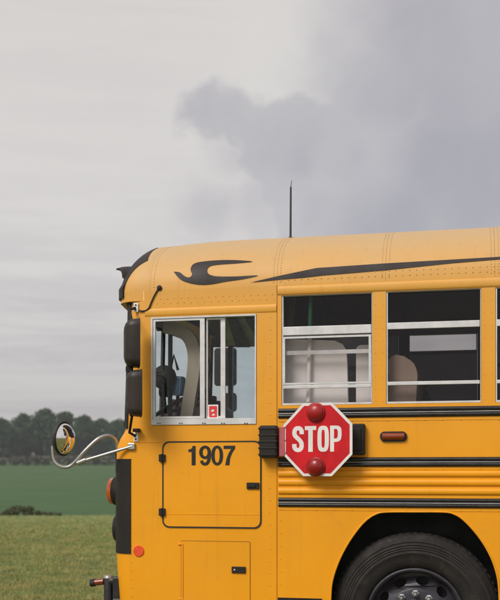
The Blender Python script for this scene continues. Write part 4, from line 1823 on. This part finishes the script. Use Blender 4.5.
# --- cross-view mirror on its tube arm
yA = -0.02
arm = [P(52.8, 446, -.05), P(54, 459, -.05), P(59, 465.5, -.05), P(66, 467.3, -.04), P(73, 464, -.03), P(84, 452, -.02), P(96, 440.5, 0), P(104, 436.2, .03), P(111, 436.2, .06),
       P(116, 441, .09), P(117.5, 449, .11), P(117.8, 457, .12)]
cm = MB()
cm.tube(catmull(arm, 5), .0120, 10)
CMo = cm.build('cross_view_mirror_arm', 'bright_steel', BUS)
s = MB()
s.tube([P(79.5, 462, -.03), P(132.5, 446.2, -.012)], .010, 8)
s.build('strut', 'bright_steel', CMo)
s = MB()
c = P(80.5, 461.7, -.03)
s.tube([P(77.5, 463.2, -.03), P(86, 459.8, -.03)], .016, 8)
s.build('strut_clamp', 'bright_steel', CMo)
s = MB()
s.box(X(128.5), X(135.5), -.020, -.0005, Zz(132, 449.5), Zz(132, 443.2), .004)
s.build('strut_foot', 'bright_steel', CMo)
s = MB()
s.tube([P(117.8, 449, .11), P(118.5, 464, .12)], .018, 8)
s.tube([P(117, 466, .12), P(117, 472, .12)], .010, 8)
s.build('arm_mount', 'black_plastic', CMo)
# mirror bowl: round convex glass facing back to the driver
mc = P(63.5, 438.8, -.06)
axis = Vector((0.985, -0.15, -0.05)).normalized()
Mq = Matrix.Translation(mc) @ axis.to_track_quat('Y', 'Z').to_matrix().to_4x4()
rO = 0.108
cb = MB()
cb.lathe([(0, -.050), (rO * .5, -.046), (rO * .85, -.030), (rO, -.006), (rO, .004)], (0, 0, 0), 'y', 36, True, None)
cb.v = [tuple(Mq @ Vector(v)) for v in cb.v]
CB = cb.build('cross_view_mirror', 'mirror_housing', BUS)
cg = MB()
cg.lathe([(rO * .97, .004), (rO * .9, .022), (rO * .7, .044), (rO * .4, .060), (0, .066)], (0, 0, 0), 'y', 36, True)
cg.v = [tuple(Mq @ Vector(v)) for v in cg.v]
cg.build('convex_glass', 'chrome', CB)
ct_ = MB()
ct_.tube([Mq @ Vector((rO * math.cos(a), .003, rO * math.sin(a))) for a in [2 * PI * i / 36 for i in range(36)]], .007, 8, closed=True)
ct_.build('mirror_rim', 'rubber', CB)

# --- lamps on the front face seen edge-on
def front_lamp(px, py0, py1, y, proud, m, name, ring='black_plastic'):
    z0, z1_ = Zz(px, py1, y), Zz(px, py0, y)
    r = (z1_ - z0) / 2
    dx = interp(NOSE, (z0 + z1_) / 2)
    xf = XCS + dx - RC - 0.10 * (1 - ((y - 1.2) / (1.2 - RC)) ** 2)
    b = MB()
    b.lathe([(r, .02), (r, -proud * .45), (r * .94, -proud * .5)], (xf, y, (z0 + z1_) / 2), 'x', 32)
    B_ = b.build(name, ring, BUS)
    l = MB()
    l.lathe([(r * .93, -proud * .42), (r * .93, -proud * .8), (r * .75, -proud * .95), (0, -proud)], (xf, y, (z0 + z1_) / 2), 'x', 32)
    l.build('lens', m, B_)
    return B_


front_lamp(113, 477, 505, 0.22, 0.075, 'lamp_amber', 'turn_signal')
front_lamp(113, 514, 542, 0.22, 0.030, 'rubber', 'headlight')
front_lamp(113, 477, 505, 2.18, 0.075, 'lamp_amber', 'turn_signal')
front_lamp(113, 514, 542, 2.18, 0.030, 'chrome', 'headlight')

# --- front bumper, crossing arm
bm_ = MB()
pl = plan(0.0, 0.06)
bm_.grid([[(p[0], p[1], z) for p in pl[5:-5]] for z in (0.28, 0.45, 0.56)], True, flip=True)
bm_.grid([[(p[0], p[1], .56) for p in pl[5:-5]], [(p[0], p[1], .56) for p in plan(0.03)[5:-5]]], False)
bm_.build('front_bumper', 'bumper_black', BUS)
yg = 0.10
post = MB()
a = P(108.5, 578, yg)
post.lathe([(.030, -.42), (.030, .0), (.026, .014), (.0, .020)], (a.x, yg, a.z), 'z', 20)
PO = post.build('crossing_arm_post', 'bumper_black', BUS)
q = MB()
q.lathe([(.0305, .000), (.028, .016), (.0, .0235)], (a.x, yg, a.z), 'z', 20)
q.build('post_cap', 'steel_grey', PO)
q = MB()
c = P(100, 582, yg)
q.tube([P(95, 582.5, yg), P(104, 581.5, yg)], .022, 12)
q.build('reflector_sleeve', 'marker_amber', PO)
q = MB()
q.tube([P(90.8, 583, yg), P(95.3, 582.5, yg)], .026, 12)
q.build('end_stop', 'rubber', PO)
q = MB()
q.tube([P(90.0, 583, yg), P(90.9, 583, yg)], .013, 12)
q.build('end_bolt', 'print_white', PO)
q = MB()
q.tube([P(110, 581, yg), P(120.5, 580.5, yg)], .030, 12)
q.box(X(114, yg), X(121, yg), yg - .03, yg + .03, Zz(117, 598, yg), Zz(117, 577, yg), .006)
q.build('bracket', 'bumper_black', PO)

# ================================================================== interior
# driver's area
ds = MB()
ds.box(.06, .17, .25, .80, 1.30, 1.92, .04)
ds.box(-.42, .12, .25, .80, 1.22, 1.36, .04)
ds.box(-.30, .05, .35, .70, .96, 1.22)
DS = ds.build('driver_seat', 'seat_vinyl', BUS)
dash = MB()
dash.box(-.93, -.62, .12, 2.2, 1.15, 1.66, .05)
dash.build('dashboard', 'interior_dark', BUS)
st = MB()
cst = P(181, 407, .52)
tilt = Matrix.Translation(cst) @ Matrix.Rotation(math.radians(-28), 4, 'Y')
st.tube([tilt @ Vector((.23 * math.cos(a), .23 * math.sin(a), 0)) for a in [2 * PI * i / 32 for i in range(32)]], .014, 8, closed=True)
for a in (0, 2.1, 4.2):
    st.tube([tilt @ Vector((0, 0, -.02)), tilt @ Vector((.22 * math.cos(a), .22 * math.sin(a), 0))], .011, 6)
st.tube([tilt @ Vector((0, 0, 0)), cst + Vector((-.16, 0, -.45))], .03, 8)
st.build('steering_wheel', 'black_plastic', BUS)
# near-side dash fan
c = P(176, 387, .45)
fn = MB()
Mm = Matrix.Translation(c) @ Matrix.Rotation(math.radians(-24), 4, 'Z') @ Matrix.Rotation(math.radians(6), 4, 'Y')
fn.box(-.075, .065, -.03, .03, -.06, .075, .016, Mm)
FN = fn.build('dash_monitor', 'blue_plastic', BUS)
f3 = MB()
f3.box(-.062, .050, -.034, -.029, -.045, .060, .002, Mm)
f3.build('screen', 'screen_glass', FN)
f2 = MB()
f2.tube([c + Vector((0, .05, -.05)), c + Vector((-.03, .1, -.22)), c + Vector((-.09, .12, -.40))], .013, 8)
f2.tube([c + Vector((-.11, 0, -.02)), c + Vector((-.03, 0, -.03))], .045, 12)
f2.tube([c + Vector((-.115, 0, .09)), c + Vector((-.05, 0, .08))], .036, 12)
f2.build('monitor_mount', 'black_plastic', FN)
# far door posts and frames
dp = MB()
for xx_ in (-.69, -.28, .08):
    dp.box(xx_, xx_ + (.02 if xx_ < -.5 else .035), W2 - .05, W2 - .005, .62, 2.555)
dp.box(-.69, .115, W2 - .048, W2 - .006, 2.53, 2.554)
dp.box(-.69, .115, W2 - .048, W2 - .006, .62, .80)
dp.box(-.69, .115, W2 - .048, W2 - .006, 1.45, 1.49)
DR = dp.build('entry_door', 'black_paint', BUS)
for a, b in ((-.67, -.28), (-.245, .08)):
    g = MB()
    g.box(a, b, W2 - .03, W2 - .027, .80, 2.53)
    g.build('door_pane', 'glass_windshield', DR)
# far windscreen post and a tan stay trim
tp = MB()
cl_ = [P(163, 326, .2), P(176, 329, .2), P(188, 337, .2), P(193.5, 352, .2), P(193, 372, .2), P(189, 398, .2), P(184, 432, .2)]
tp.plate([ribbon_loop([(p.x, p.z) for p in catmull(cl_, 5)], .085)], .20, .26)
tp.build('cab_trim', 'tan_trim', BUS)
tp = MB()
tp.tube([P(170.5, 318, .3), P(170.0, 424, .3)], .016, 8)
tp.tube([P(161, 323, .3), P(170, 327, .3), P(176, 333, .3)], [.012, .02, .03], 8)
tp.tube([P(170, 372, .3), P(174, 355, .3), P(178, 370, .3)], .010, 6)
tp.build('cab_pole', 'black_plastic', BUS)
# header shelf over the door (green-tinted ceiling bay with dark bars)
hb2 = MB()
qa = [P(206, 311, 1.0), P(268, 311, 1.0), P(268, 345.5, 2.2), P(206, 345.5, 2.2)]
hb2.add(qa + [p + Vector((0, 0, .03)) for p in qa], [(0, 1, 2, 3), (7, 6, 5, 4), (0, 4, 5, 1), (2, 6, 7, 3), (0, 3, 7, 4), (1, 5, 6, 2)])
HS = hb2.build('header_shelf', 'ceiling_green', BUS)
for (a0, b0, a1, b1) in ((226, 233, 236, 250), (243, 249, 262, 268), (210, 216, 212, 222)):
    q = MB()
    qq = [P(a0, 312, 1.02), P(b0, 312, 1.02), P(b1, 344.5, 2.18), P(a1, 344.5, 2.18)]
    lo = [p - Vector((0, 0, .025)) for p in qq]
    hi = [p - Vector((0, 0, .003)) for p in qq]
    q.add(lo + hi, [(0, 1, 2, 3), (7, 6, 5, 4), (0, 4, 5, 1), (2, 6, 7, 3), (0, 3, 7, 4), (1, 5, 6, 2)])
    q.build('shelf_bar', 'ceiling_rib', HS)
q = MB()
q.plate([[(P(a_, b_, .95).x, P(a_, b_, .95).z) for a_, b_ in ((158, 440), (161, 420), (166, 408), (173, 399), (183, 401), (190, 396), (200, 402), (209, 400), (221, 403), (226, 410), (227, 440))]], .95, 1.15)
q.build('instrument_console', 'maroon_plastic', BUS)
q = MB()
q.box(X(157, .3), X(172, .3), .28, .31, Zz(165, 331, .3), Zz(165, 322, .3), .006)
q.build('sun_visor', 'interior_dark', BUS)
q = MB()
q.tube(catmull([P(207, 318, .4), P(209, 334, .4), P(206.5, 350, .4), P(210, 366, .4), P(208, 384, .4), P(211, 404, .4)], 6), .007, 6)
q.build('radio_cord', 'black_plastic', BUS)
q = MB()
q.box(X(206, .5), X(221, .5), .48, .52, Zz(213, 424, .5), Zz(213, 401, .5), .01)
q.box(X(209, .5), X(216, .5), .47, .53, Zz(213, 402, .5), Zz(213, 396, .5), .008)
q.build('radio_unit', 'maroon_plastic', BUS)
q = MB()
q.lathe([(.0, .0), (.075, .0), (.085, .02), (.085, .04), (.075, .06), (.0, .06)], P(163, 377, .38), 'y', 20)
q.tube([P(163, 384, .38), P(165, 404, .38), P(160, 424, .38)], .012, 6)
q.build('cab_fan', 'black_plastic', BUS)
# right-hand mirrors beyond the far side
for px0, px1, py0, py1 in ((214.5, 237, 348, 386), (223, 237, 393, 412)):
    q = MB()
    y = W2 + .22
    a, b = X(px0, y), X(px1, y)
    lo, hi = Zz((px0 + px1) / 2, py1, y), Zz((px0 + px1) / 2, py0, y)
    rows_ = []
    for yy, s_ in ((y + .05, .55), (y + .02, .92), (y - .01, 1.0), (y - .02, .97)):
        cx, cz = (a + b) / 2, (lo + hi) / 2
        r_ = [(p[0], yy, p[1]) for p in rrect(cx - (b - a) / 2 * s_, cx + (b - a) / 2 * s_, cz - (hi - lo) / 2 * s_, cz + (hi - lo) / 2 * s_, .03)]
        rows_.append(r_ + [r_[0]])
    q.grid(rows_, True)
    q.add(rows_[0][:-1], [tuple(range(len(rows_[0]) - 1))])
    q.add(rows_[-1][:-1], [tuple(range(len(rows_[-1]) - 1))])
    q.build('far_side_mirror', 'mirror_housing', BUS)
q = MB()
y = W2 + .2
q.tube([(X(229, y), W2, Zz(229, 342, y)), (X(229, y), y, Zz(229, 344, y)), (X(229, y), y, Zz(229, 416, y)), (X(229, y), W2, Zz(229, 420, y))], .010, 8)
q.build('far_mirror_arm', 'black_plastic', BUS)
# pale partition and stanchion behind the driver
q = MB()
yP = .10
a, b = X(278, yP), X(347, yP)
q.plate([[(a, 1.2), (b + .02, 1.2), (b, Zz(350, 362, yP)), (b - .005, Zz(347, 350, yP)), (b - .03, Zz(342, 344, yP)), (b - .08, Zz(338, 340.5, yP)), (a, Zz(300, 338, yP))]], yP, yP + .05)
q.build('driver_partition', 'panel_pale', BUS)
q = MB()
q.plate([rrect(X(356, .13), X(376, .13), 1.3, Zz(364, 345, .13), .03)], .13, .17)
q.build('guard_panel', 'panel_pale', BUS)
q = MB()
q.tube([P(310.8, 296, .075), P(309.8, 337, .075)], .013, 10)
STN = q.build('stanchion', 'pole_green', BUS)
q = MB()
q.tube([P(309.8, 337.2, .075), P(308.3, 402, .075)], .014, 10)
q.build('pole_sleeve', 'panel_pale', STN)
q = MB()
q.tube([P(293, 297, .5), P(290.5, 330, .5)], .020, 10)
q.build('grab_rail', 'tan_trim', BUS)
# seats
for i in range(0, len(win)):
    x0 = win[i][0] + (0.02 if i == 1 else 0.42) if i else .78
    x0 = .86 + i * .70
    for s_, (ya, yb) in enumerate(((.09, 1.02), (1.38, 2.31))):
        if i == 0 and s_ == 0:
            mm = 'seat_tan'
        else:
            mm = 'seat_green' if (i == 1 and s_ == 0) else 'seat_vinyl'
        q = MB()
        q.plate([[(x0 + .02, 1.42), (x0 + .15, 1.42), (x0 + .185, 2.02), (x0 + .180, 2.06), (x0 + .165, 2.095), (x0 + .14, 2.12), (x0 + .10, 2.145), (x0 + .055, 2.155), (x0 + .025, 2.148), (x0 + .005, 2.12), (x0 + .0, 2.08)]], ya, yb)
        S = q.build('bench_seat', mm, BUS)
        q = MB()
        q.box(x0 - .38, x0 + .12, ya, yb, 1.30, 1.44, .03)
        q.build('cushion', mm, S)
        q = MB()
        for xx_ in (x0 - .3, x0 + .05):
            q.tube([(xx_, yb - .1 if s_ == 0 else ya + .1, .96), (xx_, yb - .1 if s_ == 0 else ya + .1, 1.3)], .02, 6)
        q.build('seat_leg', 'black_plastic', S)
# ================================================================== haze
hz = MB()
hz.box(-2400, 2400, -2400, 2400, -4, 24)
HM = bpy.data.materials.new('haze_air')
HM.use_nodes = True
HM.node_tree.nodes.clear()
pv = N(HM.node_tree, 'ShaderNodeVolumePrincipled')
pv.inputs['Color'].default_value = (0.86, 0.88, 0.92, 1)
pv.inputs['Density'].default_value = 0.0005
pv.inputs['Anisotropy'].default_value = 0.0
ho = N(HM.node_tree, 'ShaderNodeOutputMaterial')
HM.node_tree.links.new(pv.outputs[0], ho.inputs['Volume'])
MATS['haze_air'] = HM
hz.build('haze', 'haze_air', None, 'stuff')
